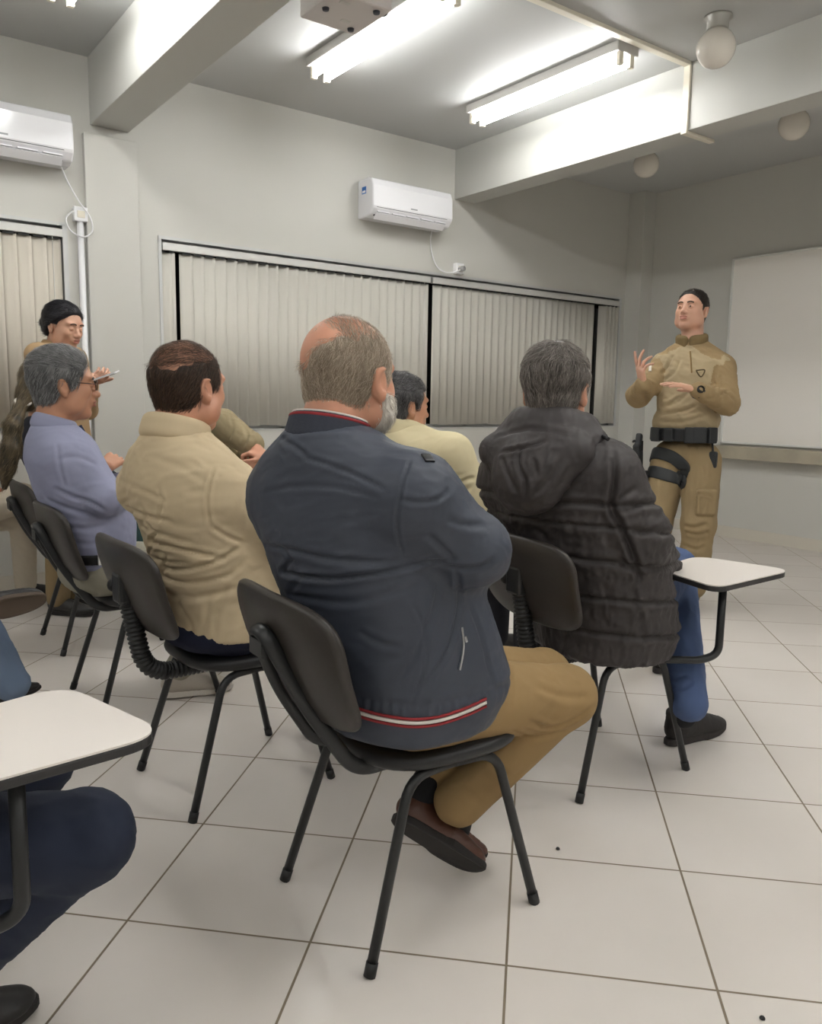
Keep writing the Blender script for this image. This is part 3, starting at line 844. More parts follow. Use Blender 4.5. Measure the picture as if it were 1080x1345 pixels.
def hair(parent, base, C, yaw, pitch, roll, sc, region, comb, tone, thick=.010, n=5200, length=.022, width=.0007, seed=1, hm=None, name='hair', shell=True, fade=None, h=.0032, extra=None, lift=.12, jitter=.35, bumpy=.0012, soft=.02):
    """region(q) < 0 inside the hair, q in head units; comb(q) gives the local comb direction; fade(q) strand weight"""
    Rm = rotm(yaw, pitch, roll).astype(F4); Cc = np.array(C, F4)
    loc = lambda P: ((P - Cc) @ Rm) / sc
    S = Field(); S.frame(C, rotm(yaw, pitch, roll), sc)
    S.ell((-.016, 0, .036), (.099, .0775, .086), k=.01); S.ell((.020, 0, .012), (.070, .066, .075), k=.03)
    S.ell((-.040, 0, -.045), (.045, .052, .055), k=.04)
    S.frame()
    ops = list(S.ops)
    G = Field()
    def fn(P):
        d = np.full(len(P), 1., F4)
        for f, lo, hi, k, m in ops: d = smin(d, f(P), k)
        q = loc(P)
        th = thick(q) if callable(thick) else thick
        n_ = vnoise(q * np.array((38, 38, 26)), seed) - .5
        rv = region(q); sf = np.clip(-rv / soft, 0, 1) ** .8
        d = d - th * sf + .0018 * (1 - sf) - n_ * bumpy * 2 * sf
        return -smin(-d, -rv * sc, .006)
    lo, hi = S.bounds(); G.raw(fn, lo - .02, hi + .02, .001)
    if extra is not None: extra(G)
    V, N, Q = surface(G, h)
    q = loc(V)
    t0, t1 = [np.array(lin(t)[:3]) for t in tone]
    u = (vnoise(q * np.array((60, 60, 20)), seed + 3) * .7)[:, None]
    col = np.concatenate([(t0 * (1 - u) + t1 * u) * .8, np.ones((len(V), 1))], 1)
    W = np.ones(len(V)) if fade is None else np.maximum(fade(q), 1e-4)
    dirf = lambda P, n_: comb(loc(P)) @ Rm.T
    X, QS, cs = strands(V, N, W, dirf, n, length, width, seed, (t0, t1), lift, jitter)
    if shell: VV = np.concatenate([V, X]); QQ = np.concatenate([Q, QS + len(V)]); CC = np.concatenate([col, cs])
    else: VV, QQ, CC = X, QS, cs
    return np_mesh(name, VV, QQ, hm or M_hair, parent, base, color=CC)
M_hair = hair_mat('hair_strands')

# shoes ------------------------------------------------------------------
def shoe(parent, base, heel, toe, up, m_up, m_sole, sc=1.0, name='shoe', h=.004, boot=False):
    """heel and toe: points under the sole; up: away from the sole"""
    heel, toe = np.array(heel, float), np.array(toe, float); x = unit(toe - heel); z = unit(np.array(up, float) - x * (np.array(up) @ x)); y = np.cross(z, x)
    Rm = np.stack([x, y, z], 1); L = np.linalg.norm(toe - heel) / .295
    F = Field(); F.frame(heel, Rm, L)
    F.ell((.060, 0, .055), (.062, .036, .045), k=.02); F.ell((.150, 0, .045), (.085, .040, .038), k=.03); F.ell((.225, 0, .034), (.066, .043, .027), k=.03)
    F.cone((.055, 0, .075), (.050, 0, .105 if not boot else .2), .038, .040, k=.02)
    F.cone((.10, 0, .075), (.16, 0, .060), .030, .026, k=.02)
    F.cut((0, 0, .018), (0, 0, -1)); F.cut((.045, 0, .118 if not boot else .215), (-.15, 0, 1))
    F.frame()
    V, N, Q = surface(F, h, disp=lambda v, n: folds(v, .0012, .03, .012, y, 3))
    o = np_mesh(name, V, Q, m_up, parent, base)
    ol = []
    for k in range(40):
        a = 2 * PI * k / 40; c, s_ = math.cos(a), math.sin(a)
        X_ = .147 + .150 * c; wd = .0415 if c > 0 else .0355
        wd *= 1 - .10 * math.exp(-((X_ - .11) / .04) ** 2); e = abs(s_) ** .72 * math.copysign(1, s_)
        ol.append((X_, wd * e))
    vs = []
    for zz, g in ((0, .96), (.004, 1.0), (.020, 1.0), (.024, .97)):
        for a, b in ol: vs.append(heel + L * (x * ((a - .147) * g + .147) + y * b * g + z * (zz + .012 * max(0, (a - .23) / .07) ** 2 * (1 if zz < .01 else .6))))
    q = []; n = len(ol)
    for i in range(3):
        for k in range(n): q.append((i * n + k, i * n + (k + 1) % n, (i + 1) * n + (k + 1) % n, (i + 1) * n + k))
    b = MB(); b.add([tuple(v - np.array(base)) for v in vs], q + [tuple(range(n - 1, -1, -1)), tuple(range(3 * n, 4 * n))], 0, False)
    b.build('sole', m_sole, o)
    lc = MB(); zg = []
    for i in range(5):
        p = heel + L * (x * (.112 + .017 * i) + z * (.094 - .0066 * i)) - np.array(base); a = y * .020 * L * (1 if i % 2 else -1)
        zg += [p - a - z * .006, p + z * .003, p + a - z * .006]
    lc.tube(zg, .0022, 6); lc.build('laces', M_dark, o)
    return o

def garment(F, h, m, name, parent, base, disp=None, relax=0, lo=None, hi=None):
    V, N, Q = surface(F, h, disp=disp, relax=relax, lo=lo, hi=hi)
    o = np_mesh(name, V, Q, m, parent, base); o['_v'] = len(V)
    del o['_v']
    return o

def body(F, h, m, base, label, group=None, name='person'):
    V, N, Q = surface(F, h)
    o = np_mesh(name, V, Q, m, None, base); o.location = base
    return tag(o, label, 'person', group)

def eyes(parent, base, C, Rm, sc, open_=True, iris=(60, 45, 35)):
    if not open_: return
    for s in (1, -1):
        c = np.array(C) + Rm @ (np.array((.0785, .031 * s, .0095)) * sc)
        b = MB(); b.lathe([(.0005, -.0135 * sc), (.009 * sc, -.010 * sc), (.0132 * sc, 0), (.0118 * sc, .0062 * sc), (.0062 * sc, .0118 * sc)], 18)
        M_ = Matrix(np.column_stack([np.vstack([Rm, [0, 0, 0]]), [0, 0, 0, 1]]).tolist()) @ Matrix.Rotation(R(90), 4, 'Y')
        bb = MB(); bb.add([tuple(M_ @ Vector(v) + Vector(c - np.array(base))) for v in b.v], b.f, 0, True)
        o = bb.build('eye', M_eye, parent)
        ir = MB(); ir.lathe([(.0062 * sc, .0117 * sc), (.004 * sc, .0133 * sc), (.0005, .0138 * sc)], 14)
        b2 = MB(); b2.add([tuple(M_ @ Vector(v) + Vector(c - np.array(base))) for v in ir.v], ir.f, 0, True); b2.build('iris', M_iris, o)
M_eye = mat('eye_white', (225, 218, 212), .2); M_iris = mat('eye_iris', (48, 36, 28), .15)
def brows(F, parent, base, C, Rm, sc, m, th=.0035):
    for s in (1, -1):
        P = [np.array(C) + Rm @ (np.array(p) * sc) for p in ((.097, .012 * s, .032), (.096, .028 * s, .037), (.084, .046 * s, .032))]
        ribbon(F, P, th, .0016, m, 'eyebrow', parent, base, 5)
def lips(F, parent, base, C, Rm, sc, m, w=.022):
    for z, hw in ((-.0478, .0036), (-.0592, .0042)):
        P = [np.array(C) + Rm @ (np.array(p) * sc) for p in ((.098, -w, z - .002), (.108, -.008, z + .001), (.108, .008, z + .001), (.098, w, z - .002))]
        ribbon(F, P, hw, .0012, m, 'lip', parent, base, 5)

# ------------------------------------------------------------------ people
def on(F, pts, dep):
    """2-D sketch line laid onto a field: unprojected at about depth dep, then pulled to the surface"""
    if len(pts) > 2: pts = [p[:2] for p in smooth_path([(u, v, 0) for u, v in pts], 4)]
    o = A(0, 0, CAM_Z); d = np.array([at(u, v, 1.0) - o for u, v in pts]); t = np.full(len(pts), dep - .45); e = None
    for _ in range(60):
        e = F.eval(o + d * t[:, None]); t += np.clip(e, -.02, .06) * .7
        if t.max() > dep + .8: t = np.minimum(t, dep + .8)
    P = o + d * t[:, None]; bad = np.abs(e) > .004
    if bad.any(): Pb, _ = F.project(np.array([at(u, v, dep) for u, v in pts])[bad], 6); P[bad] = Pb
    return [p for p in P]

def ring_pts(c, Rm, rx, ry, n=36, z=0, a0=0, a1=360, drop=0):
    out = []
    for k in range(n + (0 if a1 - a0 >= 360 else 1)):
        a = R(a0 + (a1 - a0) * k / n); out.append(np.array(c) + Rm @ np.array((rx * math.cos(a), ry * math.sin(a), z - drop * max(0, math.cos(a)) ** 2)))
    return out
def collar(F, c, Rm, rx, ry, hgt, t=.006, a0=0, a1=360, flare=1.0, drop=.0, k=.018):
    lo = ring_pts(c, Rm, rx, ry, 40, 0, a0, a1, drop); hi = ring_pts(c, Rm, rx * flare, ry * flare, 40, hgt, a0, a1, drop)
    m = len(lo); full = a1 - a0 >= 360
    for i in range(m if full else m - 1):
        j = (i + 1) % m
        for q in np.linspace(0, 1, max(4, int(hgt / .006))):
            F.cone(lo[i] * (1 - q) + hi[i] * q, lo[j] * (1 - q) + hi[j] * q, t, k=k)
def limb(F, pts, rs, k=.03):
    for i in range(len(pts) - 1): F.cone(pts[i], pts[i + 1], rs[i], rs[i + 1], k)

M_skin_pale = skin_mat('skin_pale', (208, 162, 138)); M_skin_ruddy = skin_mat('skin_ruddy', (200, 146, 120)); M_skin_tan = skin_mat('skin_tan', (188, 138, 110))
M_shoe_brown = mat('leather_brown', (88, 56, 44), .45, var=(20, .25), bump=(90, .15, .001)); M_shoe_black = mat('leather_black', (40, 38, 38), .5, var=(20, .2), bump=(200, .2, .001))
M_shoe_pale = mat('pale_sneaker', (176, 168, 156), .7); M_sole_pale = mat('pale_sole', (206, 200, 190), .7)
M_sole = mat('rubber_sole', (40, 37, 36), .7); M_sole_brown = mat('rubber_sole_brown', (88, 74, 62), .75, var=(20, .2)); M_sock = mat('sock_dark', (26, 26, 30), .9)
M_lip = mat('lip', (184, 120, 106), .45); M_brow = mat('brow_hair', (58, 46, 38), .8)
M_metal = mat('zip_metal', (190, 190, 192), .3, metal=1.0)
def fabric(name, rgb, rough=.85, weave=900, st=.15, var=.06, sheen=.0): return mat(name, rgb, rough, var=(14, var), bump=(weave, st, .0006), sheen=sheen, spec=.3)

def legs(F, hipL, hipR, kneeL, kneeR, ankL, ankR, r=(.095, .075, .058, .055), pel=None, k=.03):
    if pel is not None: F.ell(pel[0], pel[1], rotm(pel[2]), k=.04)
    for h_, k_, a_ in ((hipL, kneeL, ankL), (hipR, kneeR, ankR)):
        limb(F, [h_, k_], [r[0], r[1]], k); F.ell(k_, (r[1] * .98,) * 3, k=.02); limb(F, [k_, a_], [r[1] * .92, r[2]], .02)

# ================================================================== front man in the navy jacket
def man_navy():
    base = A(1.03, 1.43, 0)
    C = A(.905, 1.452, 1.230); hy, hp = 22, 5; sc = 1.06; Rm = rotm(hy, hp)
    S = [(.486, 1.025, 1.42, .206, .20, .180, 5), (.535, 1.027, 1.422, .215, .205, .185, 5), (.56, 1.03, 1.425, .220, .21, .190, 6), (.68, 1.0, 1.435, .222, .205, .180, 9), (.80, .955, 1.445, .222, .185, .172, 13),
         (.92, .905, 1.45, .218, .165, .152, 18), (1.01, .878, 1.45, .205, .15, .130, 20), (1.07, .862, 1.447, .165, .12, .105, 20), (1.115, .855, 1.445, .10, .08, .08, 20)]
    SR = at(545, 655, 1.58); ER = at(622, 722, 1.63); WR = at(640, 735, 1.90)
    SL = at(384, 655, 1.79); EL = A(.98, 1.72, .83); WL = A(1.16, 1.48, .845)
    nk = A(.852, 1.444, 1.10)
    # body
    B = Field(); head_prims(B, C, hy, hp, 0, sc, .010)
    B.cone(C + Rm @ A(-.03, 0, -.05), nk, .060, .070, k=.03); B.ell(C + Rm @ A(-.055, 0, -.075), (.04, .05, .05), k=.03)
    B.loft(S[1:], grow=-.03)
    for p in ((SR, ER, WR), (SL, EL, WL)): limb(B, p, (.055, .048, .034))
    hd = at(600, 756, 1.72); add_hand(B, A(1.15, 1.40, .86), hd - A(1.15, 1.40, .86), (-.4, .2, -.9), False, (10, 18, 14), 1.0, thumb=(.6, .1))
    root = body(B, .0042, M_skin_ruddy, base, 'balding grey-haired person in navy jacket and tan trousers, seated in the foreground with arms crossed')
    # jacket
    J = Field(); J.loft(S, cap=.02)
    for s_ in (SR, SL): J.cone(nk + A(0, 0, -.015), s_ + A(0, 0, .005), .072, .078, k=.05)
    limb(J, (SR, ER), (.084, .070), .045); limb(J, (ER, WR), (.068, .054), .03); limb(J, (SL, EL, WL), (.084, .068, .052), .04)
    J.cone(at(590, 770, 1.74), at(622, 885, 1.78), .06, .075, k=.06)
    cr = [(on(J, l, 1.6), d * .8, w * .72) for l, d, w in (
        ([(322, 738), (370, 752), (430, 760), (500, 752), (560, 738), (600, 735)], .010, .007), ([(325, 712), (380, 722), (440, 735), (520, 738), (580, 728)], .006, .008),
        ([(330, 770), (400, 785), (470, 790), (560, 765)], .004, .010),
        ([(395, 600), (430, 610), (470, 625), (510, 645)], .004, .006), ([(540, 602), (528, 640), (522, 690), (530, 735)], .005, .004),
        ([(590, 640), (578, 655), (550, 660), (525, 655)], .005, .006), ([(340, 650), (380, 640), (440, 640), (500, 655)], .003, .006),
        ([(560, 700), (580, 718), (600, 740)], .005, .008), ([(600, 745), (603, 790), (590, 850), (560, 900)], .007, .007), ([(575, 760), (570, 800), (545, 860), (520, 900)], .005, .009),
        ([(540, 790), (558, 830), (556, 880), (540, 925)], .004, .005), ([(615, 790), (630, 830), (640, 870), (650, 905)], .005, .007),
        ([(470, 830), (500, 845), (530, 850)], .004, .009), ([(360, 570), (385, 585), (405, 600)], .004, .006), ([(352, 585), (375, 600)], .004, .005),
        ([(640, 690), (610, 690), (585, 680)], .004, .009), ([(655, 730), (630, 745), (600, 745), (570, 738)], .006, .007))]
    zz = lambda V: np.exp(-((V[:, 2] - .575) / .022) ** 2)
    def disp(V, N):
        V = V.astype(float)
        d = creases(V, cr) + folds(V, .0030, .20, .07, (.6, -.75, .25), 2, .6) + folds(V, .0016, .10, .025, (.5, -.8, .2), 9, 1.2)
        ang = np.arctan2(V[:, 1] - 1.43, V[:, 0] - 1.02)
        return d + zz(V) * .0014 * np.sin(ang * 60 + 3 * vnoise(V * 20, 4)) - .003 * np.exp(-((V[:, 2] - .590) / .008) ** 2)
    M_j = mat('navy_polyester', (60, 65, 77), .56, var=(9, .06), bump=(700, .08, .0005), spec=.45)
    jo = garment(J, .0050, M_j, 'jacket', root, base, disp)
    # ribbed collar with its red and white piping
    cR = rotm(20, 14); cc = nk + A(-.004, 0, .000)
    K = Field(); collar(K, cc, cR, .078, .082, .046, .0045, flare=.93, k=.012)
    garment(K, .0035, mat('navy_rib', (44, 48, 60), .8, bump=(300, .3, .001)), 'collar', jo, base)
    M_red = fabric('red_piping', (142, 46, 50)); M_wht = fabric('white_piping', (214, 206, 200))
    for z, m_, nm in ((.053, M_wht, 'collar_white_piping'), (.0455, M_red, 'collar_red_piping')):
        MB().tube([p - base for p in ring_pts(cc, cR, (.0765 if m_ is M_wht else .0800), (.0805 if m_ is M_wht else .0840), 44, z)], .0042 if m_ is M_red else .0030, 8, closed=True).build(nm, m_, jo)
    # stripes round the hem, zip pocket, seam tab
    for dv, hw, m_, nm in ((-5, .0026, M_red, 'hem_red_stripe'), (0, .0035, M_wht, 'hem_white_stripe'), (5, .0026, M_red, 'hem_red_stripe')):
        ribbon(J, on(J, [(468, 934 + dv), (500, 943 + dv), (540, 949 + dv), (575, 946 + dv), (610, 935 + dv), (638, 922 + dv)], 1.66), hw, .0022, m_, nm, jo, base, 6, lift=.002)
    z_ = ribbon(J, on(J, [(606, 824), (608, 850), (603, 880)], 1.66), .0022, .003, M_metal, 'pocket_zip', jo, base, 5, lift=.001)
    ribbon(J, on(J, [(609, 836), (611, 843)], 1.66), .003, .005, M_metal, 'zip_pull', z_, base, 3, lift=.002)
    ribbon(J, on(J, [(559, 598), (565, 607)], 1.55), .010, .003, M_dark, 'shoulder_tab', jo, base, 3, lift=.001)
    # trousers
    T = Field(); legs(T, A(1.03, 1.53, .535), A(1.03, 1.345, .535), A(1.60, 1.53, .425), at(741, 914, 2.05), at(580, 1000, 2.02), at(603, 1052, 1.95), (.100, .078, .060), (A(1.02, 1.43, .525), (.15, .18, .09), 5))
    trc = [(on(T, l, 1.9), d, w) for l, d, w in (([(690, 945), (720, 955), (755, 945), (783, 925)], .006, .006), ([(670, 960), (700, 968), (745, 960)], .005, .006), ([(700, 900), (740, 915), (780, 915)], .003, .008), ([(665, 860), (672, 900), (668, 935)], .003, .005), ([(640, 1000), (670, 1020), (690, 1010)], .004, .008), ([(610, 1030), (640, 1050)], .004, .008))]
    M_t = fabric('tan_cotton', (148, 122, 84), .85)
    garment(T, .0055, M_t, 'trousers', root, base, lambda V, N: creases(V.astype(float), trc) + folds(V.astype(float), .003, .12, .04, (.8, -.2, .5), 21, .6))
    for sk in ((at(583, 1000, 2.02), at(552, 1042, 2.0)), (at(603, 1055, 1.97), at(598, 1085, 2.06))):
        K = Field(); limb(K, sk, (.042, .040)); garment(K, .005, M_sock, 'sock', root, base)
    shoe(root, base, at(516, 1078, 1.93), at(634, 1150, 1.97), .42 * _r + .42 * _u + .75 * _f, M_shoe_brown, M_sole)
    shoe(root, base, at(560, 1092, 2.10), at(638, 1128, 2.08), A(-.1, .1, 1), M_shoe_brown, M_sole)
    # hair: a low fringe round a bald crown, and the white beard
    rim = lambda q: .056 + .040 * np.clip(-(q[:, 1]) / .055, -.7, 1) + .010 * np.clip(q[:, 0] / .05, -1, 1) + .022 * (vnoise(q * 45, 8) - .5)
    low = lambda q: np.where(q[:, 0] < -.02, -.088, np.where(q[:, 0] < .02, -.03, -.005)) 
    rg = lambda q: np.maximum(np.maximum(q[:, 2] - rim(q), low(q) - q[:, 2]), q[:, 0] - .048)
    comb = lambda q: np.stack([-.35 - .2 * (q[:, 0] > 0), .25 * np.sin(q[:, 2] * 60), -1 + 0 * q[:, 0]], 1)
    hair(root, base, C, hy, hp, 0, sc, rg, comb, ((140, 122, 104), (216, 202, 182)), .006, 10000, .024, .0005, 3, lift=.12, soft=.075, jitter=.6, bumpy=.0012, fade=lambda q: np.clip((rim(q) + .01 - q[:, 2]) / .03, .3, 1), h=.0034)
    rg2 = lambda q: np.maximum(np.maximum(np.abs(q[:, 2] - .095) - .05, -.012 + q[:, 1]), np.maximum(q[:, 0] - .055, -.09 - q[:, 0]))
    hair(root, base, C, hy, hp, 0, sc, rg2, lambda q: np.stack([-.5 + 0 * q[:, 0], -.8 + 0 * q[:, 0], -.3 + 0 * q[:, 0]], 1), ((140, 122, 102), (204, 190, 170)), .001, 3200, .022, .00045, 5, shell=False, name='thin_top_hair', lift=.05)
    beard(root, base, C, hy, hp, 0, sc, .010, ((176, 166, 154), (226, 221, 212)))
    return root

def beard(root, base, C, yaw, pitch, roll, sc, jowl, tone, n=2600):
    H = Field(); head_prims(H, C, yaw, pitch, roll, sc, jowl); ops = list(H.ops); Rm = rotm(yaw, pitch, roll)
    G = Field()
    def fn(P):
        T_ = Field(); T_.ops = ops; d = T_.eval(P, cull=False) - .0040
        q = ((P - C) @ Rm) / sc
        rg = np.maximum(np.maximum(-.01 - (q[:, 0] - .012) - .0 * q[:, 2], q[:, 2] + .022 + .9 * np.maximum(0, q[:, 0] - .05)), -.125 - q[:, 2])
        return -smin(-d, -rg * sc, .008)
    lo, hi = H.bounds(); G.raw(fn, lo - .02, hi + .02, .001)
    V, N, Q = surface(G, .004)
    t0, t1 = [np.array(lin(t)[:3]) for t in tone]; u = (vnoise(V.astype(float) * 90, 3))[:, None]
    col = np.concatenate([t0 * (1 - u) + t1 * u, np.ones((len(V), 1))], 1)
    X, QS, cs = strands(V, N, np.ones(len(V)), lambda P, n_: np.tile(Rm @ A(.3, 0, -1), (len(P), 1)), n, .014, .0005, 4, (t0, t1), .25)
    return np_mesh('beard', np.concatenate([V, X]), np.concatenate([Q, QS + len(V)]), M_hair, root, base, color=np.concatenate([col, cs]))

# ================================================================== man in the beige jacket
def man_beige():
    base = A(.98, 2.28, 0); C = A(.885, 2.298, 1.216); hy, hp, sc = 20, 5, 1.07; Rm = rotm(hy, hp)
    S = [(.495, .985, 2.26, .205, .17, .185, 0), (.55, .985, 2.265, .205, .19, .185, 2), (.66, .975, 2.275, .210, .205, .185, 6), (.78, .935, 2.285, .215, .19, .178, 10), (.90, .885, 2.29, .215, .165, .155, 15),
         (.98, .862, 2.295, .205, .15, .130, 18), (1.035, .85, 2.297, .165, .12, .105, 18), (1.08, .845, 2.297, .10, .08, .08, 18)]
    nk = A(.842, 2.296, 1.072); SR = at(302, 650, 2.30); ER = A(1.08, 2.085, .80); WR = A(1.27, 2.27, .78); SL = at(192, 640, 2.52); EL = A(.95, 2.56, .80); WL = A(1.18, 2.36, .80)
    B = Field(); head_prims(B, C, hy, hp, 0, sc, .010); B.cone(C + Rm @ A(-.03, 0, -.05), nk, .062, .072, k=.03); B.loft(S[1:], grow=-.03)
    for p in ((SR, ER, WR), (SL, EL, WL)): limb(B, p, (.055, .048, .034))
    add_hand(B, WR, A(.3, .9, .0), A(-.8, .2, -.5), True, (30, 30, 20)); add_hand(B, WL, A(.3, -.9, .1), A(-.8, -.2, -.5), False, (30, 30, 20))
    root = body(B, .0045, M_skin_ruddy, base, 'brown-haired person with thinning crown in a beige jacket, seated behind the navy jacket')
    J = Field(); J.loft(S, cap=.012)
    for s_ in (SR, SL): J.cone(nk + A(0, 0, -.015), s_, .070, .076, k=.05)
    limb(J, (SR, ER), (.086, .076), .04); limb(J, (ER, WR), (.072, .054), .03); limb(J, (SL, EL, WL), (.082, .068, .052), .04)
    cr = [(on(J, l, 2.25), d, w * .8) for l, d, w in (
        ([(152, 655), (170, 668), (200, 680), (230, 685)], .006, .008), ([(155, 630), (190, 645), (220, 660)], .004, .008), ([(150, 690), (185, 708), (240, 722), (300, 735)], .008, .008), ([(152, 672), (200, 697), (260, 715)], .004, .008),
        ([(175, 730), (230, 748), (290, 735), (318, 715)], .008, .008), ([(190, 745), (240, 765), (300, 755), (320, 735)], .006, .008), ([(200, 770), (250, 785), (318, 770)], .005, .010), ([(160, 705), (210, 735), (260, 740)], .006, .007),
        ([(208, 640), (212, 665), (206, 690)], .004, .008), ([(282, 612), (272, 650), (275, 690)], .005, .005), ([(275, 690), (300, 705), (318, 712)], .006, .007),
        ([(230, 790), (250, 820), (256, 860)], .005, .010), ([(275, 780), (270, 820), (262, 850)], .004, .010), ([(205, 790), (215, 825)], .004, .01), ([(300, 770), (285, 800), (282, 840)], .004, .01), ([(200, 600), (240, 615), (280, 640)], .002, .01))]
    M_j = fabric('beige_cotton', (199, 181, 150), .85, 700, .15, .05)
    jo = garment(J, .0068, M_j, 'jacket', root, base, lambda V, N: (creases(V.astype(float), cr) + folds(V.astype(float), .0045, .16, .04, (.7, -.7, .15), 31, 1.0)) * np.clip((V[:, 2] - .485) / .08, .15, 1))
    K = Field(); collar(K, nk + A(-.004, 0, -.002), rotm(18, 15), .082, .086, .045, .007, flare=.95); garment(K, .0045, M_j, 'collar', jo, base)
    MB().tube([p - base for p in ring_pts(nk + A(.006, 0, .006), rotm(18, 20), .080, .080, 40, .030)], .0065, 8, closed=True).build('inner_shirt_collar', fabric('dark_shirt', (42, 40, 44)), root)
    T = Field(); legs(T, A(.97, 2.38, .52), A(.97, 2.19, .52), A(1.47, 2.40, .48), A(1.47, 2.17, .48), A(1.38, 2.42, .10), A(1.40, 2.16, .10), (.098, .076, .062), (A(.965, 2.265, .505), (.185, .205, .075), 0))
    garment(T, .007, fabric('navy_denim', (28, 32, 52)), 'trousers', root, base, lambda V, N: folds(V.astype(float), .003, .1, .04, (.8, .2, .4), 8))
    for y in (2.42, 2.16): shoe(root, base, A(1.33, y, .002), A(1.62, y + .01, .002), A(0, 0, 1), M_shoe_black, M_sole, h=.005)
    rim = lambda q: .074 + .02 * np.clip(q[:, 0] / .06, -1, 1) + .034 * (vnoise(q * 45, 6) - .5)
    low = lambda q: np.where(q[:, 0] < -.02, -.092, np.where(q[:, 0] < .015, -.02, -.012))
    rg = lambda q: np.maximum(np.maximum(q[:, 2] - rim(q), low(q) - q[:, 2]), q[:, 0] - .052)
    comb = lambda q: np.stack([-.55 + 0 * q[:, 0], 0 * q[:, 0], -1 + 0 * q[:, 0]], 1)
    hair(root, base, C, hy, hp, 0, sc, rg, comb, ((42, 33, 29), (104, 82, 66)), .008, 7500, .030, .0006, 13, h=.0042, soft=.075, fade=lambda q: np.clip((rim(q) - q[:, 2]) / .02, .2, 1))
    rg2 = lambda q: np.maximum(np.maximum(.045 - q[:, 2], q[:, 0] - .062), -.2 - q[:, 0])
    hair(root, base, C, hy, hp, 0, sc, rg2, lambda q: np.stack([-1 + 0 * q[:, 0], -.3 * np.sign(q[:, 1]), -.2 + 0 * q[:, 0]], 1), ((58, 44, 36), (120, 92, 72)), .001, 4200, .034, .0005, 15, shell=False, name='thin_top_hair', lift=.05)
    return root

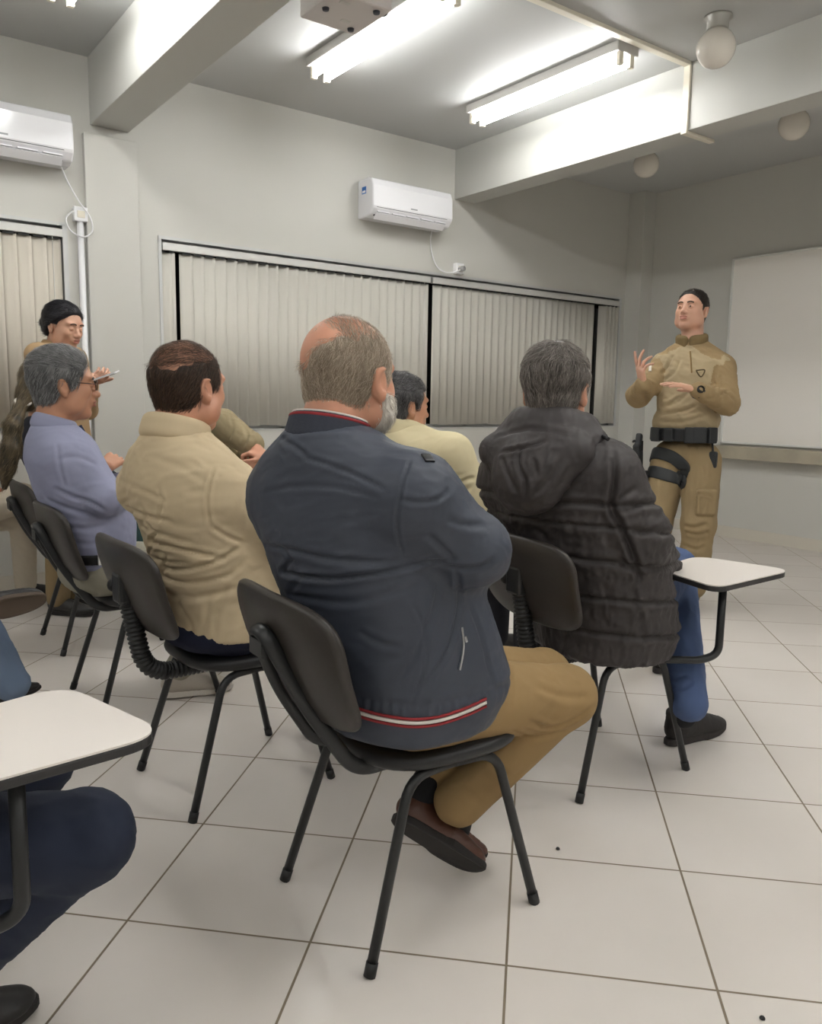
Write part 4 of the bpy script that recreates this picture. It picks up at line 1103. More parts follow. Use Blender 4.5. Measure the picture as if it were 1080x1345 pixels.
# ================================================================== man in the blue shirt
def short_region(front=.075, nape=-.088, side=.035, temple=.02):
    """full head of short hair: hairline above the forehead, temples, round the ears, nape"""
    def rg(q):
        x, z = q[:, 0], q[:, 2]
        fl = x - np.interp(z, (-.03, .0, .03, .06, .085), (temple - .03, side, side + .008, front - .014, front)) - .006 * (vnoise(q * 50, 2) - .5)
        low = np.interp(x, (-.045, -.025, -.008, .006, .018), (nape, nape * .75, .012, .016, -.022)) - z
        return np.maximum(fl, low)
    return rg
def man_blue():
    base = A(.93, 3.16, 0); C = A(.755, 3.20, 1.222); hy, hp, sc = -8, 3, 1.05; Rm = rotm(hy, hp)
    S = [(.55, .83, 3.17, .165, .13, .135, 0), (.62, .83, 3.175, .175, .15, .135, 0), (.72, .815, 3.18, .185, .17, .14, 0), (.84, .775, 3.19, .195, .16, .14, 0), (.95, .735, 3.195, .20, .14, .125, 0), (1.02, .722, 3.197, .175, .12, .105, 0), (1.075, .715, 3.198, .10, .075, .075, 0)]
    nk = A(.712, 3.198, 1.065); SR = at(92, 592, 2.96); ER = at(138, 655, 2.92); WR = A(1.02, 3.22, .80); SL = A(.74, 3.38, 1.02); EL = A(.92, 3.42, .80); WL = A(.98, 3.14, .86)
    B = Field(); head_prims(B, C, hy, hp, 0, sc, .004); B.cone(C + Rm @ A(-.03, 0, -.05), nk, .058, .066, k=.03); B.loft(S[1:], grow=-.02)
    for p in ((SR, ER, WR), (SL, EL, WL)): limb(B, p, (.05, .042, .032))
    add_hand(B, A(1.0, 3.16, .80), at(146, 672, 2.9) - A(1.0, 3.16, .80), A(-.7, .5, -.3), False, (15, 25, 20)); add_hand(B, at(140, 612, 3.1), at(154, 600, 3.2) - at(140, 612, 3.1), A(0, .6, -.7), True, (15, 25, 20))
    root = body(B, .0055, M_skin_tan, base, 'grey-haired person in glasses and a light blue shirt, seated at left with arms crossed')
    J = Field(); J.loft(S, cap=.012)
    for s_ in (SR, SL): J.cone(nk + A(0, 0, -.015), s_, .055, .066, k=.04)
    limb(J, (SR, ER), (.074, .062), .035); limb(J, (ER, WR), (.060, .044), .02); limb(J, (SL, EL, WL), (.072, .060, .044), .03)
    cr = [(on(J, l, 2.95), d, w) for l, d, w in (([(70, 640), (95, 652), (120, 660), (140, 672)], .008, .007), ([(60, 655), (90, 668), (130, 680)], .005, .008), ([(80, 690), (110, 695), (140, 690)], .004, .008), ([(70, 605), (100, 600), (130, 612)], .003, .008), ([(75, 580), (78, 610), (85, 640)], .004, .006), ([(85, 710), (120, 715), (145, 708)], .004, .008))]
    M_s = fabric('blue_shirt', (148, 151, 176), .8, 900, .12, .04)
    so = garment(J, .0075, M_s, 'shirt', root, base, lambda V, N: creases(V.astype(float), cr) + folds(V.astype(float), .0028, .12, .04, (.7, -.6, .2), 41, .5))
    K = Field(); collar(K, nk + A(0, 0, .0), rotm(-4, 16), .068, .070, .032, .005, flare=.95, a0=25, a1=335); garment(K, .005, M_s, 'collar', so, base)
    MB().tube([A(.80, 3.19, 1.075) - base, A(.815, 3.19, 1.045) - base], .010, 8).build('collar_button_tab', fabric('navy_trim', (38, 44, 70)), so)
    T = Field(); legs(T, A(.86, 3.26, .53), A(.86, 3.08, .53), A(1.40, 3.28, .49), A(1.40, 3.06, .49), A(1.42, 3.28, .10), A(1.10, 3.03, .12), (.088, .070, .055), (A(.85, 3.17, .525), (.15, .175, .10), 0))
    to = garment(T, .0075, fabric('stone_trousers', (150, 146, 132)), 'trousers', root, base, lambda V, N: folds(V.astype(float), .003, .1, .04, (.8, .2, .4), 8))
    Bt = Field(); Bt.loft([(.575, .83, 3.172, .178, .148, .140, 0), (.612, .83, 3.172, .180, .152, .140, 0)], cap=.004); garment(Bt, .006, mat('black_belt', (24, 23, 24), .5), 'belt', to, base)
    lp = MB(); p = at(132, 733, 2.93) - base; lp.box(p[0] - .008, p[0] + .008, p[1] - .006, p[1] + .006, p[2] - .025, p[2] + .025); lp.build('belt_loop', M_trim, to)
    shoe(root, base, A(1.36, 3.28, .002), A(1.65, 3.28, .002), A(0, 0, 1), M_shoe_pale, M_sole_pale, h=.006); shoe(root, base, A(1.03, 3.04, .01), A(1.31, 2.99, .002), A(0, 0, 1), M_shoe_pale, M_sole_pale, h=.006)
    comb = lambda q: np.stack([np.where(q[:, 2] > .06, -.8, -.4), np.where(q[:, 2] > .06, .3, 0), np.where(q[:, 2] > .06, .1, -1)], 1)
    hair(root, base, C, hy, hp, 0, sc, short_region(.078, -.08, .040), comb, ((76, 76, 78), (178, 178, 178)), lambda q: .008 + .012 * np.clip((q[:, 2] - .04) / .06, 0, 1), 6000, .030, .0007, 23, h=.005, lift=.2)
    # glasses
    g = MB(); L = lambda *p: C + Rm @ (A(*p) * sc) - base
    for s_ in (1, -1):
        ol = [(.104 - .2 * abs(y_) * .2, .031 * s_ + y_, .010 + z_) for y_, z_ in rrect(.024, .017, .010, 5)]
        g.tube([L(*p) for p in ol], .0016, 6, closed=True)
        g.tube(smooth_path([L(.100, .055 * s_, .014), L(.06, .073 * s_, .014), L(.0, .079 * s_, .012), L(-.018, .079 * s_, -.004)], 5), .0018, 6)
    g.tube([L(.106, .008, .014), L(.109, 0, .016), L(.106, -.008, .014)], .0016, 6)
    go = g.build('glasses', mat('glasses_frame', (40, 34, 30), .35), root)
    for s_ in (1, -1):
        l_ = MB(); l_.add([L(.1035 - .04 * abs(y_), .031 * s_ + y_, .010 + z_) for y_, z_ in rrect(.023, .016, .010, 5)], [tuple(range(24))]); l_.build('lens', M_lens, go)
    eyes(root, base, C, Rm, sc); brows(B, root, base, C, Rm, sc, mat('grey_brow', (96, 92, 90), .8)); lips(B, root, base, C, Rm, sc, M_lip)
    return root
M_lens = bpy.data.materials.new('lens_glass'); M_lens.use_nodes = True
_b = M_lens.node_tree.nodes['Principled BSDF']; _b.inputs['Transmission Weight'].default_value = 1.0; _b.inputs['Roughness'].default_value = 0.0; _b.inputs['IOR'].default_value = 1.05

# ================================================================== man in the puffer coat
def man_puffer():
    base = A(2.0, 1.70, 0); C = A(1.800, 1.715, 1.222); hy, hp, sc = 30, 6, 1.07; Rm = rotm(hy, hp)
    S = [(.405, 2.02, 1.665, .225, .17, .20, -4), (.50, 2.02, 1.67, .245, .19, .205, -2), (.63, 1.98, 1.68, .255, .19, .20, 2), (.76, 1.92, 1.69, .255, .185, .19, 6), (.90, 1.85, 1.70, .25, .17, .165, 12), (1.0, 1.81, 1.71, .235, .15, .145, 16), (1.06, 1.795, 1.713, .18, .12, .12, 16), (1.10, 1.79, 1.715, .11, .09, .09, 16)]
    nk = A(1.775, 1.713, 1.085); SR = at(796, 622, 2.35); ER = at(838, 706, 2.38); WR = at(868, 742, 2.62); SL = at(668, 630, 2.62); EL = A(1.93, 2.0, .80); WL = A(2.15, 1.82, .74)
    B = Field(); head_prims(B, C, hy, hp, 0, sc, .004); B.cone(C + Rm @ A(-.03, 0, -.05), nk, .060, .070, k=.03); B.loft(S[2:], grow=-.05)
    for p in ((SR, ER, WR), (SL, EL, WL)): limb(B, p, (.055, .045, .032))
    add_hand(B, WR, A(.6, .7, -.2), A(0, 0, -1), True, (25, 30, 20)); add_hand(B, WL, A(.8, -.5, -.1), A(0, 0, -1), False, (25, 30, 20))
    root = body(B, .0048, M_skin_ruddy, base, 'grey-haired person in a hooded black puffer coat and blue jeans, seated at right')
    J = Field(); J.loft(S, cap=.03, n=2.2)
    for s_ in (SR, SL): J.cone(nk + A(0, 0, -.015), s_, .085, .085, k=.05)
    limb(J, (SR, ER), (.094, .088), .04); limb(J, (ER, WR), (.086, .062), .03); limb(J, (SL, EL, WL), (.092, .082, .06), .04)
    zs = (.905, .835, .735, .625, .515)
    cr = [(on(J, l, 2.3), d, w) for l, d, w in (([(806, 585), (808, 630), (803, 665), (815, 690), (832, 730), (842, 770)], .016, .008), ([(745, 728), (747, 780), (742, 840), (735, 868)], .006, .005), ([(805, 660), (822, 650), (838, 640)], .006, .007), ([(850, 655), (830, 670), (806, 672)], .005, .006), ([(830, 770), (838, 800), (850, 850)], .006, .008), ([(870, 690), (850, 700), (835, 700)], .004, .006), ([(810, 730), (830, 745), (845, 760)], .008, .008), ([(700, 690), (730, 720), (745, 745)], .004, .01))]
    def disp(V, N):
        V = V.astype(float); z = V[:, 2] + .012 * (vnoise(V * 9, 3) - .5) + .10 * (V[:, 0] - 1.85) * (V[:, 2] < .85)
        d = creases(V, cr)
        for i, zi in enumerate(zs):
            d += -.011 * np.exp(-((z - zi) / .007) ** 2) + .004 * np.exp(-((z - zi - .018) / .012) ** 2) + .004 * np.exp(-((z - zi + .018) / .012) ** 2)
        low = np.clip((.90 - V[:, 2]) / .05, 0, 1)
        return d + folds(V, .0065, .07, .028, (.2, .1, 1), 51, .8) * (.2 + .8 * low) + folds(V, .003, .05, .02, (.5, -.5, .6), 57, .6)
    M_c = mat('black_nylon', (54, 49, 49), .60, var=(9, .08), bump=(500, .1, .0006), spec=.45)
    jo = garment(J, .0062, M_c, 'puffer_coat', root, base, disp)
    Hd = Field(); hc = at(706, 606, 2.32)
    yw = rotm(14, 0)
    Hd.ell(at(712, 596, 2.36), (.075, .165, .085), yw @ rotm(0, -20, 4), k=.03); Hd.ell(at(696, 626, 2.34), (.075, .115, .095), yw @ rotm(0, -14, 8), k=.07); Hd.ell(at(690, 645, 2.34), (.055, .075, .06), yw, k=.06)
    collar(Hd, nk + A(.012, -.002, -.012), rotm(18, 10), .098, .108, .055, .021, flare=.92, k=.025)
    Hd.cone(at(650, 592, 2.46), at(700, 563, 2.42), .045, .04, k=.06); Hd.cone(at(735, 565, 2.34), at(785, 583, 2.33), .04, .03, k=.06)
    hcr = [(on(Hd, l, 2.25), d, w) for l, d, w in (([(655, 595), (680, 590), (700, 585), (720, 578)], .007, .006), ([(682, 585), (681, 610), (690, 632), (690, 655)], .009, .006), ([(660, 600), (668, 625), (680, 650)], .006, .007), ([(740, 600), (720, 632), (695, 655)], .006, .008), ([(700, 600), (705, 625)], .006, .007), ([(650, 575), (690, 565), (720, 566), (760, 575)], .005, .008))]
    ho = garment(Hd, .0058, M_c, 'hood', jo, base, lambda V, N: creases(V.astype(float), hcr) + folds(V.astype(float), .0045, .06, .03, (.5, .3, .6), 61, .6))
    z_ = MB().tube([at(792, 573, 2.30) - base, at(799, 577, 2.28) - base], .006, 8).build('hood_toggle', M_dark, ho)
    T = Field(); legs(T, A(2.02, 1.80, .52), A(2.02, 1.60, .52), A(2.62, 1.96, .53), A(2.50, 1.755, .590), A(3.0, 2.13, .10), at(905, 924, 2.62), (.098, .080, .060), (A(2.0, 1.70, .52), (.17, .19, .09), -4))
    tr = [(on(T, l, 2.6), d, w) for l, d, w in (([(870, 880), (885, 890), (905, 885)], .006, .007), ([(875, 900), (895, 905), (912, 895)], .006, .007), ([(885, 860), (898, 868), (906, 862)], .005, .007))]
    garment(T, .0065, mat('blue_denim', (72, 90, 128), .85, var=(7, .22), bump=(800, .15, .0006)), 'jeans', root, base, lambda V, N: creases(V.astype(float), tr) + folds(V.astype(float), .003, .1, .04, (.3, .2, 1), 8))
    for sk in ((at(905, 915, 2.62), at(898, 940, 2.64)), (A(3.0, 2.13, .12), A(2.99, 2.13, .06))):
        K = Field(); limb(K, sk, (.042, .042)); garment(K, .006, M_sock, 'sock', root, base)
    M_sd = mat('suede_black', (48, 45, 44), .85, var=(20, .2)); ms = mat('sneaker_sole', (52, 47, 46), .75)
    shoe(root, base, A(2.335, 1.628, .002), A(2.635, 1.598, .002), A(0, 0, 1), M_sd, ms, h=.0045); shoe(root, base, A(2.94, 2.13, .002), A(3.23, 2.17, .002), A(0, 0, 1), M_sd, ms, h=.006)
    def comb(q):
        r_ = np.sqrt((q[:, 0] + .055) ** 2 + (q[:, 1]) ** 2) + .01; top = q[:, 2] > .07
        return np.stack([np.where(top, (q[:, 0] + .055) / r_, -.3), np.where(top, q[:, 1] / r_ + .3, 0), np.where(top, .0, -1)], 1)
    hair(root, base, C, hy, hp, 0, sc, short_region(.078, -.085, .036), comb, ((64, 57, 52), (168, 160, 152)), lambda q: .009 + .010 * np.clip((q[:, 2] - .0) / .08, 0, 1) , 9000, .034, .0006, 33, h=.0042, lift=.14, bumpy=.0025)
    return root

# ================================================================== man in the cream sweater
def man_cream():
    base = A(2.0, 2.62, 0); C = at(529, 535, 3.26); hy, hp, sc = -4, 4, 1.04; Rm = rotm(hy, hp)
    S = [(.48, 2.02, 2.62, .19, .16, .15, 0), (.62, 2.02, 2.62, .205, .19, .16, 0), (.78, 1.99, 2.62, .21, .18, .165, 0), (.90, 1.95, 2.63, .21, .16, .155, 0), (.98, 1.92, 2.635, .20, .15, .13, 0), (1.03, 1.90, 2.64, .16, .11, .10, 0), (1.07, 1.895, 2.64, .09, .08, .08, 0)]
    nk = A(1.89, 2.64, 1.055); SR = at(592, 598, 3.12); ER = at(628, 660, 3.18); WR = A(2.34, 2.58, .80); SL = A(1.93, 2.84, .98); EL = A(2.08, 2.88, .78); WL = A(2.30, 2.70, .78)
    B = Field(); head_prims(B, C, hy, hp, 0, sc, .006); B.cone(C + Rm @ A(-.03, 0, -.05), nk, .058, .068, k=.03); B.loft(S[1:], grow=-.03)
    for p in ((SR, ER, WR), (SL, EL, WL)): limb(B, p, (.052, .042, .032))
    add_hand(B, WR, A(.5, .8, 0), A(-.6, .2, -.7), True, (30, 30, 20)); add_hand(B, WL, A(.5, -.8, 0), A(-.6, -.2, -.7), False, (30, 30, 20))
    root = body(B, .0055, M_skin_tan, base, 'grey-haired person in a cream sweater, seated between the navy jacket and the puffer coat')
    J = Field(); J.loft(S, cap=.02)
    for s_ in (SR, SL): J.cone(nk + A(0, 0, -.012), s_, .07, .078, k=.05)
    limb(J, (SR, ER), (.082, .072), .04); limb(J, (ER, WR), (.070, .050), .03); limb(J, (SL, EL, WL), (.080, .068, .05), .04)
    cr = [(on(J, l, 3.1), d, w) for l, d, w in (([(598, 636), (612, 630), (625, 628)], .008, .007), ([(585, 640), (605, 645), (620, 640)], .006, .008), ([(575, 610), (590, 625), (615, 622)], .003, .008), ([(608, 650), (618, 660), (622, 672)], .006, .008))]
    M_k = fabric('cream_knit', (212, 200, 164), .92, 380, .3, .04)
    so = garment(J, .007, M_k, 'sweater', root, base, lambda V, N: creases(V.astype(float), cr) + folds(V.astype(float), .004, .12, .05, (.6, -.5, .4), 71, .5))
    K = Field(); collar(K, nk + A(0, 0, -.008), rotm(0, 12), .078, .080, .042, .013, flare=.98, k=.012); garment(K, .0055, M_k, 'roll_collar', so, base)
    T = Field(); legs(T, A(2.0, 2.71, .52), A(2.0, 2.53, .52), A(2.52, 2.72, .50), A(2.52, 2.52, .50), A(2.52, 2.72, .10), A(2.52, 2.52, .10), (.09, .072, .058), (A(1.99, 2.62, .52), (.16, .18, .09), 0))
    garment(T, .009, fabric('dark_trousers', (44, 44, 50)), 'trousers', root, base)
    for y in (2.72, 2.52): shoe(root, base, A(2.46, y, .002), A(2.75, y, .002), A(0, 0, 1), M_shoe_black, M_sole, h=.007)
    comb = lambda q: np.stack([np.where(q[:, 2] > .06, .4, -.3), .3 * np.sin(q[:, 0] * 90), np.where(q[:, 2] > .06, 0, -1)], 1)
    hair(root, base, C, hy, hp, 0, sc, short_region(.070, -.085, .034), comb, ((52, 50, 52), (128, 126, 126)), .013, 4500, .020, .0008, 43, h=.005, lift=.3, bumpy=.004)
    eyes(root, base, C, Rm, sc); brows(B, root, base, C, Rm, sc, M_brow)
    return root

# ================================================================== khaki person behind the beige jacket
M_kh = fabric('khaki_uniform', (152, 138, 108), .85, 800, .15, .10)
M_kh2 = fabric('khaki_trousers', (140, 121, 90), .85, 800, .15, .07)
def person_khaki():
    base = A(1.95, 4.44, 0); C = at(258, 500, 4.60); hy, hp, sc = -10, 3, 1.03; Rm = rotm(hy, hp)
    nk = C + A(-.05, 0, -.15)
    cx, cy = nk[0], nk[1]
    S = [(.50, cx + .08, cy, .17, .15, .14, -5), (.64, cx + .07, cy, .18, .16, .14, -5), (.80, cx + .04, cy, .195, .15, .14, -5), (.94, cx + .01, cy, .20, .13, .12, -5), (1.0, cx, cy, .18, .12, .11, -5), (1.05, cx, cy, .10, .08, .08, -5)]
    SR = at(292, 556, 4.43); ER = at(330, 584, 4.37); WR = at(338, 600, 4.50); SL = SR + A(.03, .38, 0); EL = at(318, 590, 4.75); WL = at(338, 606, 4.60)
    B = Field(); head_prims(B, C, hy, hp, 0, sc); B.cone(C + Rm @ A(-.03, 0, -.05), nk - A(0, 0, .02), .055, .062, k=.03); B.loft(S, grow=-.02)
    for p in ((SR, ER, WR), (SL, EL, WL)): limb(B, p, (.045, .038, .030))
    hR = at(350, 602, 4.26); hL = at(320, 618, 4.26)
    add_hand(B, hR, -.85 * _r + .35 * _u + .1 * _f, -.3 * _r - .8 * _u + .4 * _f, True, (40, 55, 35), 1.0, thumb=(.7, .2)); limb(B, (ER, hR), (.035, .026))
    add_hand(B, hL, .75 * _r + .35 * _u + .1 * _f, .2 * _u - .1 * _r + .9 * _f, False, (35, 50, 30), 1.0)
    root = body(B, .0045, M_skin_ruddy, base, 'person in khaki uniform with clasped hands, mostly hidden behind the beige jacket')
    J = Field(); J.loft(S, cap=.02)
    for s_ in (SR, SL): J.cone(nk + A(0, 0, -.03), s_, .06, .07, k=.05)
    limb(J, (SR, ER), (.078, .066), .03); limb(J, (ER, at(334, 592, 4.42)), (.062, .048), .02); limb(J, (SL, EL, WL), (.074, .062, .045), .03)
    cr = [(on(J, l, 4.3), d, w) for l, d, w in (([(300, 540), (306, 560), (300, 580)], .006, .008), ([(315, 550), (325, 570), (318, 590)], .007, .008), ([(330, 560), (338, 575), (335, 590)], .006, .007))]
    garment(J, .007, M_kh, 'uniform_shirt', root, base, lambda V, N: creases(V.astype(float), cr) + folds(V.astype(float), .006, .10, .035, (.6, -.3, -.6), 81, .5))
    T = Field(); x0, y0_ = cx + .1, cy; legs(T, A(x0, y0_ + .1, .52), A(x0, y0_ - .1, .52), A(x0 + .5, y0_ + .1, .5), A(x0 + .5, y0_ - .1, .5), A(x0 + .5, y0_ + .1, .1), A(x0 + .5, y0_ - .1, .1), (.09, .07, .06), (A(x0, y0_, .52), (.15, .17, .09), 0))
    garment(T, .010, M_kh2, 'trousers', root, base)
    for s_ in (.1, -.1): shoe(root, base, A(x0 + .44, y0_ + s_, .002), A(x0 + .73, y0_ + s_, .002), A(0, 0, 1), M_shoe_black, M_sole, h=.008)
    hair(root, base, C, hy, hp, 0, sc, short_region(), lambda q: np.stack([-.5 + 0 * q[:, 0], 0 * q[:, 0], -1 + 0 * q[:, 0]], 1), ((40, 34, 30), (96, 84, 74)), .010, 2500, .02, .0008, 53, h=.006)
    return root

# ================================================================== officer addressing the room
def officer():
    D = 4.80; base = A(4.27, 2.93, 0); C = at(909, 409, 4.78); hy, hp, sc = 190, -6, 1.03; Rm = rotm(hy, hp)
    nk = at(909, 452, 4.80); by = 200
    ctr = lambda u, v: at(u, v, D)
    S = []
    for v, u, hw, df, db, y_ in ((576, 898, .172, .125, .128, 204), (568, 899, .170, .125, .125, 204), (550, 902, .170, .130, .125, 203), (520, 906, .185, .135, .13, 201), (490, 909, .205, .135, .135, 200), (470, 910, .195, .115, .12, 200), (458, 909, .14, .09, .095, 200), (448, 909, .08, .065, .065, 200)):
        p = ctr(u, v); S.append((p[2], p[0], p[1], hw, df, db, y_))
    SR = at(873, 482, 4.90); ER = at(838, 520, 4.78); WR = at(845, 506, 4.60); SL = at(947, 484, 4.70); EL = at(955, 530, 4.60); WL = at(917, 513, 4.47)
    B = Field(); head_prims(B, C, hy, hp, 0, sc, .008); B.cone(C + Rm @ A(-.03, 0, -.05), nk - A(0, 0, .03), .060, .066, k=.03); B.loft(S, grow=-.02)
    for p in ((SR, ER, WR), (SL, EL, WL)): limb(B, p, (.05, .045, .030))
    add_hand(B, WR, -.25 * _r + .85 * _u - .3 * _f, .9 * _r + .2 * _u + .1 * _f, True, (10, 14, 10), 1.08, 9, thumb=(.9, .2), fingers=[(2, 4, 4), (14, 20, 14), (30, 34, 20), (40, 40, 24)])
    add_hand(B, WL, -.9 * _r + .30 * _u + .1 * _f, -.2 * _r - .9 * _u + .3 * _f, False, (8, 10, 8), 1.08, 8, thumb=(.8, .3))
    root = body(B, .0048, M_skin_pale, base, 'standing police officer in khaki uniform with black belt, gesturing with both hands before the whiteboard')
    # shirt
    J = Field(); J.loft(S[::1], cap=.015)
    for s_ in (SR, SL): J.cone(nk + A(0, 0, -.035), s_, .060, .072, k=.04)
    limb(J, (SR, ER), (.078, .066), .035); limb(J, (ER, WR), (.064, .046), .02); limb(J, (SL, EL), (.080, .068), .035); limb(J, (EL, WL), (.066, .046), .02)
    J.loft([(S[0][0] + .07, S[1][1], S[1][2], .178, .133, .138, 204), (S[0][0] + .13, S[2][1], S[2][2], .182, .140, .138, 203)], cap=.03, k=.04)
    cr = [(on(J, l, 4.6), d, w) for l, d, w in (([(885, 465), (878, 480), (868, 492)], .010, .010), ([(895, 470), (885, 490), (872, 500)], .008, .010), ([(940, 480), (938, 500), (942, 515)], .010, .008), ([(946, 492), (944, 508)], .008, .008), ([(868, 535), (890, 528), (905, 515)], .008, .010), ([(866, 545), (895, 540), (920, 530)], .008, .010), ([(866, 555), (900, 553), (930, 545)], .007, .010), ([(880, 530), (895, 520)], .007, .008), ([(950, 515), (962, 522), (968, 532)], .008, .009), ([(845, 515), (852, 524), (850, 535)], .008, .009), ([(925, 525), (945, 520), (958, 512)], .007, .009))]
    def disp(V, N):
        V = V.astype(float); return creases(V, cr) + folds(V, .008, .14, .05, (-.5, .5, .5), 91, .6)
    V, N, Q = surface(J, .0068, disp=disp)
    # raglan sleeves and shoulders are a darker khaki than the chest
    ctrQ = V[Q].mean(1); q2 = (ctrQ - ctr(908, 520)); side = q2 @ _r; zz = ctrQ[:, 2]
    dL = np.min([np.linalg.norm(np.cross(ctrQ - a, unit(b - a)), axis=1) + 9 * (((ctrQ - a) @ unit(b - a) < -.03) | ((ctrQ - a) @ unit(b - a) > np.linalg.norm(b - a) + .06)) for a, b in ((SR, ER), (ER, WR), (SL, EL), (EL, WL), (nk + A(0, 0, .03), SR), (nk + A(0, 0, .03), SL))], 0)
    so = np_mesh('uniform_shirt', V, Q, [fabric('khaki_chest', (172, 155, 124), .8, 800, .12, .05), fabric('khaki_sleeve', (152, 130, 96), .85, 800, .15, .06)], root, base, mats=(dL < .088).astype(int))
    K = Field(); collar(K, nk + A(0, 0, -.022), rotm(by, 10), .073, .075, .066, .006, a0=14, a1=346, flare=1.0); garment(K, .005, fabric('khaki_collar', (122, 104, 72)), 'collar', so, base)
    ribbon(J, on(J, [(907, 462), (908, 475), (909, 490)], 4.6), .004, .003, fabric('khaki_placket', (132, 108, 70)), 'zip_placket', so, base, lift=.004)
    # chest badge: a small shield outline with a bar across
    bd = fabric('badge_olive', (92, 80, 58))
    bo = ribbon(J, on(J, [(915, 487), (925, 486), (925, 490), (921, 495), (917, 491)], 4.6), .0035, .003, bd, 'chest_badge', so, base, 5, lift=.004, closed=True)
    ribbon(J, on(J, [(917, 488.5), (923, 488)], 4.6), .0022, .003, fabric('badge_light', (190, 172, 138)), 'badge_bar', bo, base, 3, lift=.004)
    ribbon(J, on(J, [(852, 476), (855, 479)], 4.75), .008, .003, fabric('patch_white', (220, 214, 204)), 'sleeve_patch', so, base, 3, lift=.001)
    # trousers
    T = Field(); hL = at(922, 606, 4.76); hR = at(881, 604, 4.87); kL = at(918, 688, 4.68); kR = at(860, 690, 4.82); aL = at(910, 770, 4.74); aR = at(853, 768, 4.90)
    legs(T, hL, hR, kL, kR, aL, aR, (.110, .098, .074), (at(900, 602, 4.81), (.125, .178, .13), by))
    T.box(at(928, 660, 4.58), (.02, .055, .075), rotm(230), .015, .012)
    T.cone(at(914, 725, 4.71), at(911, 752, 4.735), .085, .080, k=.02)
    tr = [(on(T, l, 4.6), d, w) for l, d, w in (([(898, 690), (912, 693), (930, 687)], .012, .010), ([(900, 698), (918, 702), (932, 698)], .010, .010), ([(905, 610), (900, 635), (898, 655)], .006, .010), ([(922, 610), (925, 640)], .005, .012), ([(912, 648), (930, 650), (938, 655)], .006, .006), ([(895, 715), (915, 722), (928, 716)], .008, .010), ([(890, 600), (900, 615)], .006, .010))]
    to = garment(T, .0075, M_kh2, 'trousers', root, base, lambda V, N: creases(V.astype(float), tr) + folds(V.astype(float), .006, .14, .05, (.1, .2, 1), 95, .5))
    for a_, y_ in ((aL, 205), (aR, 190)):
        d = A(math.cos(R(y_)), math.sin(R(y_)), 0); h_ = A(a_[0], a_[1], .003) - d * .07
        shoe(root, base, h_, h_ + d * .31, A(0, 0, 1), M_shoe_black, M_sole, h=.007, boot=True)
    # duty belt, pouches, thigh holster
    M_b = mat('duty_belt_nylon', (34, 36, 38), .6, bump=(400, .2, .001)); z0 = at(900, 579, D)[2]; z1 = at(900, 562, D)[2]; pb = ctr(898, 571)
    Bt = Field(); Bt.loft([(z0, pb[0], pb[1], .192, .152, .155, 204), (z1, pb[0], pb[1], .190, .152, .152, 204)], cap=.006)
    bo = garment(Bt, .006, M_b, 'duty_belt', root, base)
    for u, v, dp, hx in ((920, 572, 4.60, .040), (934, 572, 4.64, .032), (906, 572, 4.62, .030), (866, 571, 4.76, .030), (880, 571, 4.70, .028)):
        P, N_ = Bt.project(np.array([at(u, v, dp)])); y_ = math.degrees(math.atan2(N_[0][1], N_[0][0]))
        Fp = Field(); Fp.box(P[0] + N_[0] * .012, (.016, hx, .046 if u > 900 else .040), rotm(y_), .008); garment(Fp, .005, M_b, 'belt_pouch', bo, base)
    HF = Field(); hc = at(838, 600, 4.86); HF.box(hc, (.05, .022, .085), rotm(205, 10), .012); HF.box(hc + A(0, 0, .09), (.022, .018, .05), rotm(205, -20), .010, k=.01)
    HF.box(at(848, 630, 4.86), (.042, .02, .05), rotm(205, 10), .012, k=.02)
    ho = garment(HF, .0055, M_b, 'thigh_holster', root, base)
    MB().tube([at(832, 580, 4.86) - base, at(833, 579, 4.84) - base, at(844, 580, 4.84) - base, at(843, 592, 4.84) - base], .008, 8).build('pistol_grip', M_dark, ho)
    ax_ = unit(kR - hR); s1 = unit(np.cross(ax_, A(1, 0, 0))); s2 = np.cross(ax_, s1)
    for v_, tilt in ((611, .10), (632, .06)):
        c_ = hR + ax_ * (np.linalg.norm(kR - hR) * (v_ - 604) / 86.0)
        pts = [c_ + (s1 * math.cos(t) + s2 * math.sin(t)) * .15 for t in np.linspace(0, 2 * PI, 19)[:-1]]
        pts = [p + A(0, 0, -((p - c_) @ _r) * tilt * 3) for p in pts if True]
        ribbon(T, pts, .036, .006, M_b, 'thigh_strap', ho, base, 4, lift=.002, closed=True)
    KF = Field(); KF.box(at(937, 604, 4.66), (.022, .022, .048), rotm(200), .01); KF.cone(at(936, 580, 4.66), at(937, 596, 4.66), .006, k=.004); garment(KF, .005, M_b, 'radio_holder', bo, base)
    wt = MB(); ax = unit(WL - EL); a = unit(np.cross(ax, A(0, 0, 1))); b_ = np.cross(ax, a)
    wt.tube([WL + ax * .002 + (a * math.cos(t) + b_ * math.sin(t)) * .041 - base for t in np.linspace(0, 2 * PI, 25)[:-1]], .010, 8, closed=True, flat=(.7, 1.3))
    wo = wt.build('wrist_watch', M_dark, root)
    wf = MB(); c_ = WL - _f * .042; wf.lathe([(.0, -.006), (.021, -.006), (.021, .006), (0, .006)], 18, M=Matrix.Translation(tuple(c_ - base)) @ Vector(-_f).to_track_quat('Z', 'Y').to_matrix().to_4x4()); wf.build('watch_face', M_glass, wo)
    hair(root, base, C, hy, hp, 0, sc, short_region(.072, -.07, .028, .01), lambda q: np.stack([.3 + 0 * q[:, 0], 0 * q[:, 0], np.where(q[:, 2] > .06, .2, -1)], 1), ((30, 26, 24), (62, 52, 46)), lambda q: .003 + .004 * np.clip((q[:, 2] - .05) / .05, 0, 1), 4000, .009, .0008, 63, h=.005)
